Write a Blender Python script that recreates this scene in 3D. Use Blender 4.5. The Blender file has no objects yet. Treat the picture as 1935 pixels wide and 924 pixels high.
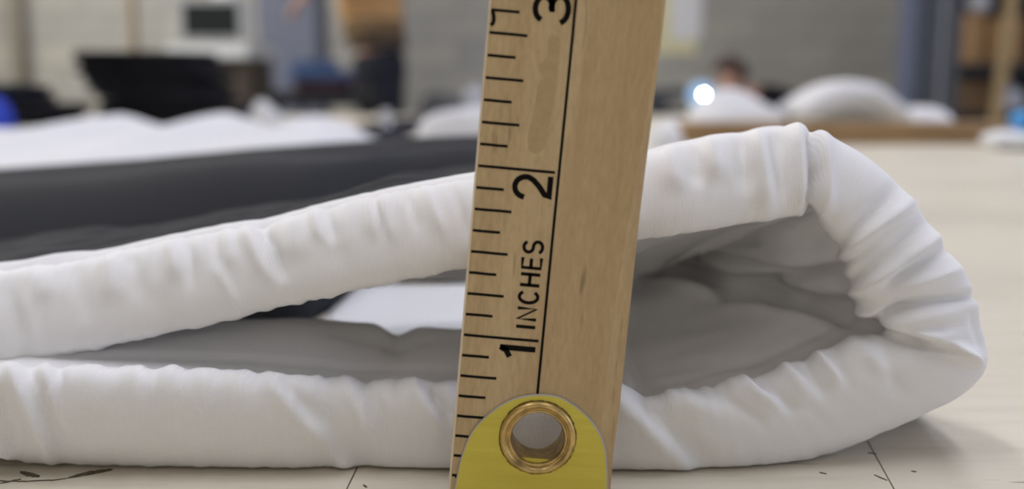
import bpy, bmesh, math, random
import numpy as np
from mathutils import Vector

# ------------------------------------------------------------------ camera
F = 1850.0                      # focal length in pixels of the 1935 x 924 frame
TH = 0.162451                   # pitch down
T = 0.82                        # table top height
HC = 0.0648                     # camera above the table top
CZ = T + HC
RD = 0.142451                   # distance to the yardstick's face
PHI = 0.089883                  # lean of the yardstick
sc = bpy.context.scene
col = sc.collection
cam_d = bpy.data.cameras.new('camera'); cam = bpy.data.objects.new('camera', cam_d); col.objects.link(cam)
cam.location = (0, 0, CZ); cam.rotation_euler = (math.pi/2 - TH, 0, 0)
cam_d.sensor_width = 36.0; cam_d.lens = F*36/1935
cam_d.clip_start = 0.01; cam_d.clip_end = 60
cam_d.dof.use_dof = True; cam_d.dof.focus_distance = 0.157
cam_d.dof.aperture_fstop = cam_d.lens/3.3
sc.camera = cam
CT, ST = math.cos(TH), math.sin(TH)
def PX(px, py, y):
    """world point seen at a pixel, at forward distance y"""
    a = (px-967.5)/F; b = (462-py)/F
    k = y/(CT+b*ST)
    return np.array([a*k, y, CZ+(-ST+b*CT)*k])
def toPX(P):
    x, y, z = P[..., 0], P[..., 1], P[..., 2]-CZ
    d = y*CT-z*ST; v = y*ST+z*CT
    return 967.5+F*x/d, 462-F*v/d

# ------------------------------------------------------------------ light
w = bpy.data.worlds.new('world'); sc.world = w; w.use_nodes = True
bg = w.node_tree.nodes['Background']; bg.inputs[0].default_value = (0.75, 0.85, 1, 1); bg.inputs[1].default_value = 0.6
vs = sc.view_settings
vs.view_transform = 'Standard'; vs.look = 'None'; vs.gamma = 1.0; vs.use_curve_mapping = False
vs.exposure = -0.82
def area(name, loc, rot, sx, sy, power, color):
    l = bpy.data.lights.new(name, 'AREA'); l.shape = 'RECTANGLE'; l.size = sx; l.size_y = sy
    l.energy = power; l.color = color
    o = bpy.data.objects.new(name, l); col.objects.link(o); o.location = loc; o.rotation_euler = rot
    return o
# daylight entering through the windows of the wall behind the camera and the left wall
WIN = [(-2.2, 1.8), (0.6, 1.8)]
for i, (wx, ww) in enumerate(WIN):
    area('daylight_window', (wx, -3.38, 1.95), (math.pi/2, 0, 0), ww-0.1, 1.5, 4, (1.0, 0.92, 0.80))
area('daylight_right_window', (4.88, .2, 1.95), (math.pi/2, 0, math.pi/2), 2.4, 1.5, 100, (.48, .60, 1.0))
area('daylight_side_window', (-4.88, 3.6, 1.9), (math.pi/2, 0, -math.pi/2), 2.2, 1.5, 250, (1.0, 0.95, 0.84))

# ------------------------------------------------------------------ helpers
rnd = random.Random(7)
def tag(o, label=None, cat=None, group=None, kind=None):
    if label: o['label'] = label
    if cat: o['category'] = cat
    if group: o['group'] = group
    if kind: o['kind'] = kind
    return o
def empty(name, loc=(0, 0, 0), rot=(0, 0, 0)):
    o = bpy.data.objects.new(name, None); col.objects.link(o); o.location = loc; o.rotation_euler = rot
    o.empty_display_size = 0.01
    return o
def link(name, me, mat, parent=None, loc=None, rot=None):
    o = bpy.data.objects.new(name, me); col.objects.link(o)
    if mat is not None and not me.materials: me.materials.append(mat)
    if parent is not None: o.parent = parent
    if loc is not None: o.location = loc
    if rot is not None: o.rotation_euler = rot
    return o
def mesh(name, V, Fc, mat, parent=None, smooth=False, loc=None, rot=None):
    me = bpy.data.meshes.new(name); me.from_pydata([tuple(map(float, v)) for v in V], [], [tuple(map(int, f)) for f in Fc])
    me.update()
    bm = bmesh.new(); bm.from_mesh(me); bmesh.ops.recalc_face_normals(bm, faces=bm.faces); bm.to_mesh(me); bm.free()
    if smooth: me.polygons.foreach_set('use_smooth', [True]*len(me.polygons))
    return link(name, me, mat, parent, loc, rot)
def from_bm(name, bm, mat, parent=None, smooth=False, loc=None, rot=None):
    me = bpy.data.meshes.new(name); bmesh.ops.recalc_face_normals(bm, faces=bm.faces); bm.to_mesh(me); bm.free()
    if smooth: me.polygons.foreach_set('use_smooth', [True]*len(me.polygons))
    return link(name, me, mat, parent, loc, rot)
def box_bm(x0, x1, y0, y1, z0, z1, bev=0.0, seg=2, bm=None):
    new = bm is None
    if new: bm = bmesh.new()
    r = bmesh.ops.create_cube(bm, size=1.0)['verts']
    for v in r: v.co = Vector(((x0+x1)/2+v.co.x*(x1-x0), (y0+y1)/2+v.co.y*(y1-y0), (z0+z1)/2+v.co.z*(z1-z0)))
    if bev > 0:
        es = list({e for v in r for e in v.link_edges})
        bmesh.ops.bevel(bm, geom=es, offset=bev, segments=seg, affect='EDGES', profile=0.6)
    return bm
def box(name, x0, x1, y0, y1, z0, z1, mat, parent=None, bev=0.0, seg=2, smooth=False):
    return from_bm(name, box_bm(x0, x1, y0, y1, z0, z1, bev, seg), mat, parent, smooth)
def tube_bm(pts, r, n=12, bm=None, caps=True):
    """round tube along points; r a number or a list"""
    if bm is None: bm = bmesh.new()
    P = [Vector(p) for p in pts]; rr = r if isinstance(r, (list, tuple)) else [r]*len(P)
    rings = []; prev = None
    for i, p in enumerate(P):
        d = (P[min(i+1, len(P)-1)]-P[max(i-1, 0)]).normalized()
        if prev is None: a = d.orthogonal().normalized()
        else: a = (prev-d*prev.dot(d)).normalized()
        prev = a; b = d.cross(a)
        rings.append([bm.verts.new(p+(a*math.cos(2*math.pi*k/n)+b*math.sin(2*math.pi*k/n))*rr[i]) for k in range(n)])
    for q in range(len(rings)-1):
        for k in range(n): bm.faces.new((rings[q][k], rings[q][(k+1) % n], rings[q+1][(k+1) % n], rings[q+1][k]))
    if caps: bm.faces.new(rings[0]); bm.faces.new(rings[-1])
    return bm
def lathe_bm(prof, n=48, axis='z', bm=None, closed=False):
    """prof: (radius, height) list"""
    if bm is None: bm = bmesh.new()
    rings = []
    for (r, h) in prof:
        ring = []
        for k in range(n):
            c, s = math.cos(2*math.pi*k/n)*r, math.sin(2*math.pi*k/n)*r
            ring.append(bm.verts.new((c, s, h) if axis == 'z' else (c, h, s)))
        rings.append(ring)
    m = len(rings)
    for q in range(m if closed else m-1):
        a, b = rings[q], rings[(q+1) % m]
        for k in range(n): bm.faces.new((a[k], a[(k+1) % n], b[(k+1) % n], b[k]))
    if not closed:
        for ring, (r, h) in ((rings[0], prof[0]), (rings[-1], prof[-1])):
            if r > 1e-7: bm.faces.new(ring)
    return bm
def vnoise(seed, n=6):
    """smooth 2-d value made of random sines"""
    r = np.random.RandomState(seed); a = r.uniform(0, 2*np.pi, n); k = r.uniform(.5, 1.6, n); p = r.uniform(0, 6.28, n)
    def fn(x, y): return sum(np.sin(k[i]*(x*np.cos(a[i])+y*np.sin(a[i]))+p[i]) for i in range(n))/n**.5
    return fn
def catmull(C, n_per):
    C = np.array(C, float); out = []; m = len(C)
    for i in range(m-1):
        p0, p1, p2, p3 = C[max(i-1, 0)], C[i], C[i+1], C[min(i+2, m-1)]
        for k in range(n_per[i]):
            t = k/n_per[i]
            out.append(.5*(2*p1+(-p0+p2)*t+(2*p0-5*p1+4*p2-p3)*t*t+(-p0+3*p1-3*p2+p3)*t**3))
    out.append(C[-1]); return np.array(out)
def sstep(x, a=0.0, b=1.0):
    t = np.clip((x-a)/(b-a), 0, 1); return t*t*(3-2*t)

# ------------------------------------------------------------------ materials
def mat_new(name):
    m = bpy.data.materials.new(name); m.use_nodes = True
    nt = m.node_tree; return m, nt, nt.nodes['Principled BSDF']
def N(nt, typ, **kw):
    n = nt.nodes.new(typ)
    for k, v in kw.items():
        if k.startswith('i_'): n.inputs[k[2:].replace('_', ' ')].default_value = v
        else: setattr(n, k, v)
    return n
def ramp(nt, fac, stops):
    r = nt.nodes.new('ShaderNodeValToRGB'); e = r.color_ramp.elements
    while len(e) < len(stops): e.new(0.5)
    for q, (p, c) in zip(e, stops): q.position = p; q.color = (*c, 1)
    nt.links.new(fac, r.inputs[0]); return r.outputs[0]
def mix(nt, fac, a, b, mode='MIX'):
    n = nt.nodes.new('ShaderNodeMix'); n.data_type = 'RGBA'; n.blend_type = mode
    for s, v in ((n.inputs['Factor'], fac), (n.inputs['A'], a), (n.inputs['B'], b)):
        if isinstance(v, bpy.types.NodeSocket): nt.links.new(v, s)
        elif isinstance(v, (int, float)): s.default_value = v
        else: s.default_value = (*v, 1)
    return n.outputs['Result']
def math_n(nt, op, a, b=0.0):
    n = nt.nodes.new('ShaderNodeMath'); n.operation = op
    for s, v in ((n.inputs[0], a), (n.inputs[1], b)):
        if isinstance(v, bpy.types.NodeSocket): nt.links.new(v, s)
        else: s.default_value = v
    return n.outputs[0]
def noise(nt, scale, detail=3, rough=.5, mapping=None, coord='Object'):
    tc = nt.nodes.new('ShaderNodeTexCoord'); n = N(nt, 'ShaderNodeTexNoise', i_Scale=scale, i_Detail=detail, i_Roughness=rough)
    out = tc.outputs[coord]
    if mapping:
        mp = nt.nodes.new('ShaderNodeMapping'); mp.inputs['Scale'].default_value = mapping
        nt.links.new(out, mp.inputs[0]); out = mp.outputs[0]
    nt.links.new(out, n.inputs['Vector']); return n.outputs['Fac']
def simple(name, c, rough=.7, metal=0.0, var=.12, scale=20., bump=0.0):
    m, nt, p = mat_new(name)
    f = noise(nt, scale)
    nt.links.new(ramp(nt, f, [(.3, tuple(x*(1-var) for x in c)), (.7, tuple(min(1, x*(1+var)) for x in c))]), p.inputs['Base Color'])
    p.inputs['Roughness'].default_value = rough; p.inputs['Metallic'].default_value = metal
    if bump:
        b = N(nt, 'ShaderNodeBump', i_Strength=bump, i_Distance=.002); nt.links.new(noise(nt, scale*6), b.inputs['Height']); nt.links.new(b.outputs[0], p.inputs['Normal'])
    return m
def weave(name, c, period, rough=.9, strength=.4, colvar=.035, sheen=.15, depth=.00008):
    """woven cloth: warp and weft threads along the UV axes (metres)"""
    m, nt, p = mat_new(name)
    uv = nt.nodes.new('ShaderNodeUVMap'); sp = nt.nodes.new('ShaderNodeSeparateXYZ'); nt.links.new(uv.outputs[0], sp.inputs[0])
    wob = noise(nt, 900., 2, .5, None, 'Object')
    wv = math_n(nt, 'MULTIPLY', math_n(nt, 'SUBTRACT', wob, .5), 2.2)
    k = 2*math.pi/period
    a = math_n(nt, 'SINE', math_n(nt, 'ADD', math_n(nt, 'MULTIPLY', sp.outputs['X'], k), wv))
    b = math_n(nt, 'SINE', math_n(nt, 'ADD', math_n(nt, 'MULTIPLY', sp.outputs['Y'], k*1.12), wv))
    h = math_n(nt, 'ADD', math_n(nt, 'MULTIPLY', a, .68), math_n(nt, 'MULTIPLY', b, .36))
    h = math_n(nt, 'ADD', h, math_n(nt, 'MULTIPLY', noise(nt, 2500., 2), .8))
    hh = math_n(nt, 'ADD', math_n(nt, 'MULTIPLY', h, .25), .4)
    lo = tuple(x*(1-colvar) for x in c); hi = tuple(min(1, x*(1+colvar)) for x in c)
    nt.links.new(ramp(nt, hh, [(.15, lo), (.85, hi)]), p.inputs['Base Color'])
    bp = N(nt, 'ShaderNodeBump', i_Strength=strength, i_Distance=depth); nt.links.new(h, bp.inputs['Height']); nt.links.new(bp.outputs[0], p.inputs['Normal'])
    p.inputs['Roughness'].default_value = rough
    p.inputs['Sheen Weight'].default_value = sheen; p.inputs['Sheen Roughness'].default_value = .5
    p.inputs['Specular IOR Level'].default_value = .25
    return m
M = {}
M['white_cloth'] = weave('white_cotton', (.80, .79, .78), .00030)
M['black_cloth'] = weave('black_cotton', (.016, .017, .020), .0005, strength=.6, colvar=.35, sheen=.06)
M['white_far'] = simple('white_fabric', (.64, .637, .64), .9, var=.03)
M['black_far'] = simple('black_fabric', (.012, .012, .015), .95, var=.3)
M['dark_far'] = simple('dark_navy_fabric', (.016, .017, .024), .95, var=.3)
M['blue_far'] = simple('denim_blue_fabric', (.085, .13, .24), .95, var=.2, scale=40)
M['royal_blue'] = simple('royal_blue_fabric', (.02, .05, .42), .9)
M['maroon'] = simple('maroon_fabric', (.06, .03, .035), .95)
M['grey_cloth'] = simple('charcoal_fabric', (.07, .07, .07), .95, var=.3)
M['lid_cloth'] = simple('pale_grey_fabric', (.35, .36, .38), .95, var=.1)
M['pale_bundle'] = simple('off_white_fabric', (.58, .58, .58), .9, var=.04)
M['steel_blue'] = simple('blue_grey_paint', (.15, .165, .22), .5, var=.06)
M['steel_grey'] = simple('grey_paint', (.065, .07, .075), .5, var=.08)
M['dark_steel'] = simple('dark_steel', (.03, .03, .033), .5)
M['white_plastic'] = simple('white_plastic', (.62, .64, .65), .4, var=.03)
M['grey_plastic'] = simple('grey_plastic', (.30, .31, .32), .5, var=.05)
M['screen'] = simple('dark_screen', (.012, .015, .016), .25)
M['cardboard'] = simple('cardboard', (.42, .25, .115), .9, var=.12)
M['card_dark'] = simple('brown_cardboard', (.24, .15, .08), .9, var=.2)
M['post_wood'] = simple('tan_wood', (.47, .34, .17), .7, var=.12)
M['batten'] = simple('brown_wood', (.29, .18, .082), .7, var=.15, scale=12)
M['conduit'] = simple('beige_conduit', (.30, .28, .22), .6)
M['pole'] = simple('tan_conduit', (.46, .36, .21), .6)
M['skin'] = simple('skin', (.52, .30, .22), .6, var=.05)
M['hair'] = simple('brown_hair', (.07, .042, .03), .7)
M['tan_shirt'] = simple('tan_shirt', (.50, .29, .12), .9, var=.1)
M['jeans'] = simple('dark_jeans', (.022, .024, .031), .9, var=.35, scale=9)
M['hem_shade'] = simple('shaded_tan_cloth', (.15, .095, .045), .9)
M['belt'] = simple('brown_belt', (.055, .04, .028), .7)
M['paper'] = simple('white_paper', (.85, .85, .87), .8, var=.03)
M['paper_yellow'] = simple('yellow_paper', (.80, .76, .45), .8, var=.05)
M['bag'] = simple('pale_plastic_bag', (.50, .52, .58), .5, var=.1)
M['packet_blue'] = simple('bright_blue_plastic', (.03, .26, .62), .4)
M['packet_white'] = simple('white_film', (.75, .77, .8), .4)
M['bobbin'] = simple('bright_metal', (.8, .81, .83), .25, .8, var=.05)
M['ceiling'] = simple('ceiling_paint', (.75, .74, .72), .9, var=.04)
M['floor'] = simple('concrete_floor', (.33, .32, .30), .6, var=.15, scale=4)
M['plaster'] = simple('painted_wall', (.55, .53, .49), .9, var=.06, scale=3)
M['mortar'] = simple('mortar', (.36, .35, .32), .95)
M['ink'] = simple('black_ink', (.006, .005, .004), .8, var=.4, scale=2000)
M['ink'].node_tree.nodes['Principled BSDF'].inputs['Specular IOR Level'].default_value = .1
M['hole_inside'] = simple('bare_wood', (.35, .22, .1), .9)
for k_ in ('black_far', 'dark_far', 'maroon', 'grey_cloth', 'jeans', 'blue_far', 'dark_steel'): M[k_].node_tree.nodes['Principled BSDF'].inputs['Specular IOR Level'].default_value = .12
def emit(name, c, s):
    m, nt, p = mat_new(name); p.inputs['Base Color'].default_value = (0, 0, 0, 1)
    p.inputs['Emission Color'].default_value = (*c, 1); p.inputs['Emission Strength'].default_value = s
    return m
M['tube_light'] = emit('lamp_diffuser', (.88, .89, 1.0), 25)
M['led'] = emit('led', (.72, .88, 1.0), 420)
M['led_halo'] = emit('led_glow', (.42, .66, 1.0), 1.5)
M['glass'] = emit('window_daylight', (1, .95, .88), 2)

def mat_block():
    m, nt, p = mat_new('painted_cinder_block')
    tc = nt.nodes.new('ShaderNodeTexCoord')
    oi = nt.nodes.new('ShaderNodeObjectInfo')
    f = noise(nt, 8, 4, .6)
    cA = ramp(nt, f, [(.3, (.44, .432, .395)), (.7, (.51, .50, .46))])
    v = ramp(nt, oi.outputs['Random'], [(0, (.88, .88, .9)), (1, (1.05, 1.04, 1.0))])
    nt.links.new(mix(nt, 1.0, cA, v, 'MULTIPLY'), p.inputs['Base Color'])
    b = N(nt, 'ShaderNodeBump', i_Strength=.5, i_Distance=.003); nt.links.new(noise(nt, 120, 3), b.inputs['Height']); nt.links.new(b.outputs[0], p.inputs['Normal'])
    p.inputs['Roughness'].default_value = .85
    return m
M['block'] = mat_block()

def mat_table():
    m, nt, p = mat_new('worn_cream_plywood')
    g = noise(nt, 30, 5, .6, (1.0, 9.0, 1.0))
    base = ramp(nt, g, [(.25, (.60, .535, .41)), (.5, (.68, .62, .49)), (.75, (.72, .665, .54))])
    g2 = noise(nt, 6, 3, .5)
    base = mix(nt, math_n(nt, 'MULTIPLY', g2, .35), base, (.65, .60, .49))
    # fine dark scratches running along the grain
    s = noise(nt, 90, 2, .4, (.45, 4.2, 1))
    sm = ramp(nt, s, [(.705, (0, 0, 0)), (.735, (1, 1, 1))])
    s2 = noise(nt, 25, 2, .5); sm2 = ramp(nt, s2, [(.52, (0, 0, 0)), (.6, (1, 1, 1))])
    msk = mix(nt, 1.0, sm, sm2, 'MULTIPLY')
    bw = nt.nodes.new('ShaderNodeRGBToBW'); nt.links.new(msk, bw.inputs[0])
    base = mix(nt, math_n(nt, 'MULTIPLY', bw.outputs[0], .75), base, (.10, .075, .045))
    nt.links.new(base, p.inputs['Base Color'])
    nt.links.new(ramp(nt, noise(nt, 14, 3), [(.3, (.28, .28, .28)), (.7, (.42, .42, .42))]), p.inputs['Roughness'])
    b = N(nt, 'ShaderNodeBump', i_Strength=.12, i_Distance=.0008); nt.links.new(g, b.inputs['Height']); nt.links.new(b.outputs[0], p.inputs['Normal'])
    return m
M['table'] = mat_table()
M['gouge'] = simple('gouged_dark_wood', (.10, .075, .045), .9, var=.5, scale=900)
M['table_edge'] = simple('table_core', (.20, .145, .085), .9)

def mat_pine():
    m, nt, p = mat_new('varnished_pine')
    tc = nt.nodes.new('ShaderNodeTexCoord'); sp = nt.nodes.new('ShaderNodeSeparateXYZ'); nt.links.new(tc.outputs['Object'], sp.inputs[0])
    a = noise(nt, 260, 4, .55, (1, 1, .035))
    b = noise(nt, 95, 3, .5, (1, 1, .05))
    c1 = ramp(nt, b, [(.28, (.385, .265, .115)), (.5, (.475, .345, .170)), (.72, (.535, .405, .222))])
    c2 = mix(nt, .45, c1, ramp(nt, a, [(.3, (.34, .22, .09)), (.7, (.60, .45, .25))]))
    # fine tooth
    fz = noise(nt, 1500, 3, .6, (1, 1, .25))
    c2 = mix(nt, .22, c2, ramp(nt, fz, [(.3, (.24, .15, .06)), (.7, (.70, .53, .31))]))
    # heartwood band on the plain half, its border slanting along the stick
    bx = math_n(nt, 'ADD', sp.outputs['X'], math_n(nt, 'MULTIPLY', sp.outputs['Z'], -.10))
    bx = math_n(nt, 'ADD', bx, math_n(nt, 'MULTIPLY', noise(nt, 60, 2, .5, (1, 1, .3)), .004))
    band = N(nt, 'ShaderNodeMapRange'); nt.links.new(bx, band.inputs['Value'])
    band.inputs['From Min'].default_value = .0085; band.inputs['From Max'].default_value = .0105; band.interpolation_type = 'SMOOTHSTEP'
    c2 = mix(nt, math_n(nt, 'MULTIPLY', band.outputs[0], .35), c2, (.385, .25, .105))
    # short dark resin flecks
    fl = noise(nt, 480, 3, .6, (1, 1, .10))
    fk = ramp(nt, fl, [(.635, (0, 0, 0)), (.70, (1, 1, 1))]); bw = nt.nodes.new('ShaderNodeRGBToBW'); nt.links.new(fk, bw.inputs[0])
    c2 = mix(nt, math_n(nt, 'MULTIPLY', bw.outputs[0], .6), c2, (.13, .07, .028))
    nt.links.new(c2, p.inputs['Base Color'])
    p.inputs['Roughness'].default_value = .48
    bp = N(nt, 'ShaderNodeBump', i_Strength=.25, i_Distance=.0001); nt.links.new(fz, bp.inputs['Height']); nt.links.new(bp.outputs[0], p.inputs['Normal'])
    return m
M['pine'] = mat_pine()
M['stain'] = simple('varnish_stain', (.42, .30, .145), .45, var=.06, scale=800)
def mat_brassplate():
    m, nt, p = mat_new('yellow_lacquered_metal')
    g = noise(nt, 700, 3, .6, (.12, 1, 1.6))
    nt.links.new(ramp(nt, g, [(.25, (.56, .46, .06)), (.6, (.61, .52, .075)), (.85, (.66, .58, .10))]), p.inputs['Base Color'])
    p.inputs['Metallic'].default_value = .35; p.inputs['Roughness'].default_value = .5
    b = N(nt, 'ShaderNodeBump', i_Strength=.2, i_Distance=.00005); nt.links.new(g, b.inputs['Height']); nt.links.new(b.outputs[0], p.inputs['Normal'])
    return m
M['plate'] = mat_brassplate()
M['plate_edge'] = simple('raw_plate_edge', (.42, .40, .36), .45, .5)
M['brass'] = simple('brass', (.50, .355, .14), .38, .95, var=.35, scale=500)
M['brass_dark'] = simple('tarnish', (.07, .045, .015), .8, var=.5, scale=900)

# ------------------------------------------------------------------ room
X0, X1, Y0, Y1, H = -5.0, 5.0, -3.5, 7.4, 3.6
tag(box('floor', X0, X1, Y0, Y1, -.1, 0, M['floor']), kind='structure')
tag(box('ceiling', X0, X1, Y0, Y1, H, H+.1, M['ceiling']), kind='structure')
def wall_with_windows(name, along, pos, a0, a1, wins, z0, z1, th):
    bm = bmesh.new()
    cuts = [a0]
    for (c, wd) in wins: cuts += [c-wd/2, c+wd/2]
    cuts.append(a1)
    def b(p, q, zz0, zz1):
        if along == 'x': box_bm(p, q, pos-th, pos, zz0, zz1, bm=bm)
        else: box_bm(pos-th, pos, p, q, zz0, zz1, bm=bm)
    for k in range(0, len(cuts), 2): b(cuts[k], cuts[k+1], 0, H)
    for (c, wd) in wins: b(c-wd/2, c+wd/2, 0, z0); b(c-wd/2, c+wd/2, z1, H)
    return tag(from_bm(name, bm, M['plaster']), kind='structure')
wall_with_windows('wall_front', 'x', Y0, X0, X1, WIN, 1.15, 2.75, .15)
wall_with_windows('wall_left', 'y', X0, Y0, Y1, [(3.6, 2.3)], 1.1, 2.7, .15)
wall_with_windows('wall_right', 'y', X1+.15, Y0, Y1, [(.2, 2.5)], 1.15, 2.75, .15)
nwin = 0
def window(c, wd, z0, z1, along, pos):
    global nwin; nwin += 1
    def bb(p, q, d0, d1, a, b_, bm=None):
        return box_bm(p, q, d0, d1, a, b_, bm=bm) if along == 'x' else box_bm(d0, d1, p, q, a, b_, bm=bm)
    bm = bmesh.new(); t = .06
    bb(c-wd/2, c+wd/2, pos-.1, pos-.03, z0, z0+t, bm); bb(c-wd/2, c+wd/2, pos-.1, pos-.03, z1-t, z1, bm)
    bb(c-wd/2, c-wd/2+t, pos-.1, pos-.03, z0+t, z1-t, bm); bb(c+wd/2-t, c+wd/2, pos-.1, pos-.03, z0+t, z1-t, bm)
    bb(c-t/2, c+t/2, pos-.1, pos-.03, z0+t, z1-t, bm)
    o = tag(from_bm('window_%d' % nwin, bm, M['white_plastic']), kind='structure')
    for s in (-1, 1):
        p, q = (c-wd/2+t, c-t/2) if s < 0 else (c+t/2, c+wd/2-t)
        from_bm('pane', bb(p, q, pos-.07, pos-.06, z0+t, z1-t), M['glass'], o)
for (wx, ww) in WIN: window(wx, ww, 1.15, 2.75, 'x', Y0)
window(3.6, 2.3, 1.1, 2.7, 'y', X0)
window(.2, 2.5, 1.15, 2.75, 'y', X1+.13)
# back wall of cinder blocks, each block its own piece in front of the recessed mortar
wb = tag(box('wall_back', X0, X1, Y1, Y1+.2, 0, H, M['mortar']), kind='structure')
bw_, bh_, gap = .40, .20, .011
blk = bpy.data.meshes.new('block')
_b = box_bm(-bw_/2+gap/2, bw_/2-gap/2, -.008, 0.002, -bh_/2+gap/2, bh_/2-gap/2, .004, 1); _b.to_mesh(blk); _b.free(); blk.materials.append(M['block'])
for r in range(12):
    for c in range(-12, 13):
        xx = c*bw_+(bw_/2 if r % 2 else 0)
        if abs(xx) > 4.75: continue
        if r in (0, 11) and abs(xx) > 3.0: continue
        o = link('block', blk, None, wb); o.location = (xx, Y1, .1+r*bh_)
box('upper_wall_face', X0, X1, Y1-.006, Y1, 2.4, H, M['block'], wb)
# ceiling lamps
for i, (lx, ly, lab) in enumerate(((-.9, 1.5, 'ceiling lamp over the left of the cutting table'), (.9, 1.5, 'ceiling lamp over the right of the cutting table'),
                       (-.75, .15, 'added unseen fill lamp above the camera at left'), (.75, .15, 'added unseen fill lamp above the camera at right'),  # pair above the camera is added to light the hem's front
                       (-1.6, 4.2, 'ceiling lamp above the standing person'), (1.7, 4.2, 'ceiling lamp above the steel column'), (-2.5, 5.9, 'added unseen fill lamp near the block wall at left'))):  # lamp near the block wall is added to brighten its left part
    r = empty('ceiling_lamp', (lx, ly, H)); tag(r, lab, 'lamp', 'fluorescent ceiling lamps')
    box('housing', -.2, .2, -.65, .65, -.08, 0, M['white_plastic'], r, .005)
    box('diffuser', -.17, .17, -.62, .62, -.095, -.0801, M['tube_light'], r, .004)

# ------------------------------------------------------------------ cutting table
tb = empty('cutting_table', (0, .35, 0)); tag(tb, 'large worn cream cutting table the yardstick stands on', 'table')
def ty(v): return v-.35
TX0, TX1, TY0, TY1 = -1.15, 1.15, -.45, 1.13
seams = [TX0, -.0265, .0635, TX1]
for k in range(3):
    g = .00014
    # the two seams by the camera run slightly aslant
    def sx(x, y): return x+(y-.16)*(.16 if x > 0 else .03) if abs(x) < .5 else x
    xa, xb = seams[k], seams[k+1]; V = []
    for z in (T-.03, T):
        for (x, s) in ((xa, g if k else 0), (xb, -g if k < 2 else 0)):
            for y in (TY0, TY1): V.append((sx(x, y)+s, ty(y), z))
    mesh('tabletop_panel', V, [(0, 1, 3, 2), (4, 5, 7, 6), (0, 1, 5, 4), (2, 3, 7, 6), (0, 2, 6, 4), (1, 3, 7, 5)], M['table'], tb)
box('tabletop_core', TX0+.005, TX1-.005, ty(TY0+.005), ty(TY1-.005), T-.05, T-.0301, M['table_edge'], tb)
for (x, y) in ((TX0+.08, TY0+.08), (TX1-.08, TY0+.08), (TX0+.08, TY1-.08), (TX1-.08, TY1-.08)):
    box('leg', x-.035, x+.035, ty(y)-.035, ty(y)+.035, 0, T-.0502, M['post_wood'], tb, .004)
box('rail', TX0+.05, TX1-.05, ty(TY0+.05), ty(TY0+.075), T-.15, T-.0503, M['post_wood'], tb)
# gouges in the table surface
def gouge(pts, wmm, seed):
    r = random.Random(seed); V = []; Fc = []
    n = len(pts); P = [PX(px, py, 1.0) for px, py in pts]
    P = [np.array([p[0], 1.0, p[2]-CZ])*(HC/-(p[2]-CZ)) for p in P]
    dense = []
    for a, b in zip(P[:-1], P[1:]):
        for k in range(6): dense.append(a+(b-a)*k/6)
    dense.append(P[-1])
    for i, p in enumerate(dense):
        u = i/(len(dense)-1); ww = wmm*.0007*(math.sin(math.pi*min(1, u*.92+.04))**.6)*r.uniform(.75, 1.1)
        x, y = p[0], p[1]+r.uniform(-.00008, .00008)
        V += [(x, ty(y-ww/2), T+.00012), (x, ty(y+ww/2), T+.00012), (x, ty(y+ww/2), T-.0005), (x, ty(y-ww/2), T-.0005)]
        if i: a = 4*(i-1); b = 4*i; Fc += [(a+k, a+(k+1) % 4, b+(k+1) % 4, b+k) for k in range(4)]
    Fc += [(0, 1, 2, 3), tuple(range(len(V)-4, len(V)))]
    mesh('gouge_mark', V, Fc, M['gouge'], tb)
gouge([(38, 892), (55, 897), (75, 901)], 2.0, 1)
gouge([(130, 903), (160, 896), (185, 892), (212, 888)], 2.6, 2)
gouge([(-20, 906), (10, 910), (50, 910), (100, 908), (130, 904)], .45, 3)
gouge([(0, 914), (20, 910), (40, 906)], .8, 4)
gouge([(1652, 898), (1664, 903), (1676, 908)], .8, 5)
gouge([(1640, 856), (1656, 858)], .5, 6)
gouge([(1548, 893), (1562, 896)], .6, 7)
gouge([(1722, 891), (1732, 892)], .5, 8)
gouge([(686, 917), (694, 921)], .9, 9)

# ------------------------------------------------------------------ yardstick
IN = .0254
rs = empty('yardstick', (-.009848, RD, CZ-.062280), (0, PHI, 0))
tag(rs, 'pale pine wooden yardstick standing upright in front of the folded quilt', 'ruler')
WID, THK, LEN = .0249, .0052, .914
def ruler_body():
    st = [0, .002, .008, .016, .03, .045, .058, .07, .09, .2, .5, LEN]
    ch = [.0022, .0024, .0025, .0026, .0025, .0016, .0010, .0004, .0004, .0004, .0004, .0004]
    wob = [0, .0001, -.0001, .00005, -.00005, -.0002, -.0001, 0, .0, 0, 0, 0]
    V = []; Fc = []
    for z, c, wv in zip(st, ch, wob):
        W = WID+wv
        V += [(.00035, 0, z), (W-c, 0, z), (W, min(.0011, c*.55), z), (W, THK-.0004, z), (W-.0004, THK, z), (.0004, THK, z), (0, THK-.0004, z), (0, .00035, z)]
    for i in range(len(st)-1):
        for k in range(8): Fc.append((i*8+k, i*8+(k+1) % 8, i*8+8+(k+1) % 8, i*8+8+k))
    Fc += [tuple(range(8)), tuple(range(len(V)-8, len(V)))]
    return V, Fc
V, Fc = ruler_body()
body = mesh('stick', V, Fc, M['pine'], rs)
GX, GZ = .01287, .01047
cut = from_bm('cutter', lathe_bm([(.0044, -.01), (.0044, .02)], 48, 'y'), M['hole_inside']); cut.location = (GX, 0, GZ); cut.parent = rs
md = body.modifiers.new('hole', 'BOOLEAN'); md.object = cut; md.operation = 'DIFFERENCE'; md.solver = 'EXACT'
dg = bpy.context.evaluated_depsgraph_get(); nm = bpy.data.meshes.new_from_object(body.evaluated_get(dg))
body.modifiers.clear(); old = body.data; body.data = nm; bpy.data.meshes.remove(old); nm.name = 'stick'
bpy.data.objects.remove(cut)
M['lit_edge'] = simple('pale_lit_wood', (.72, .60, .44), .7)
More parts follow.
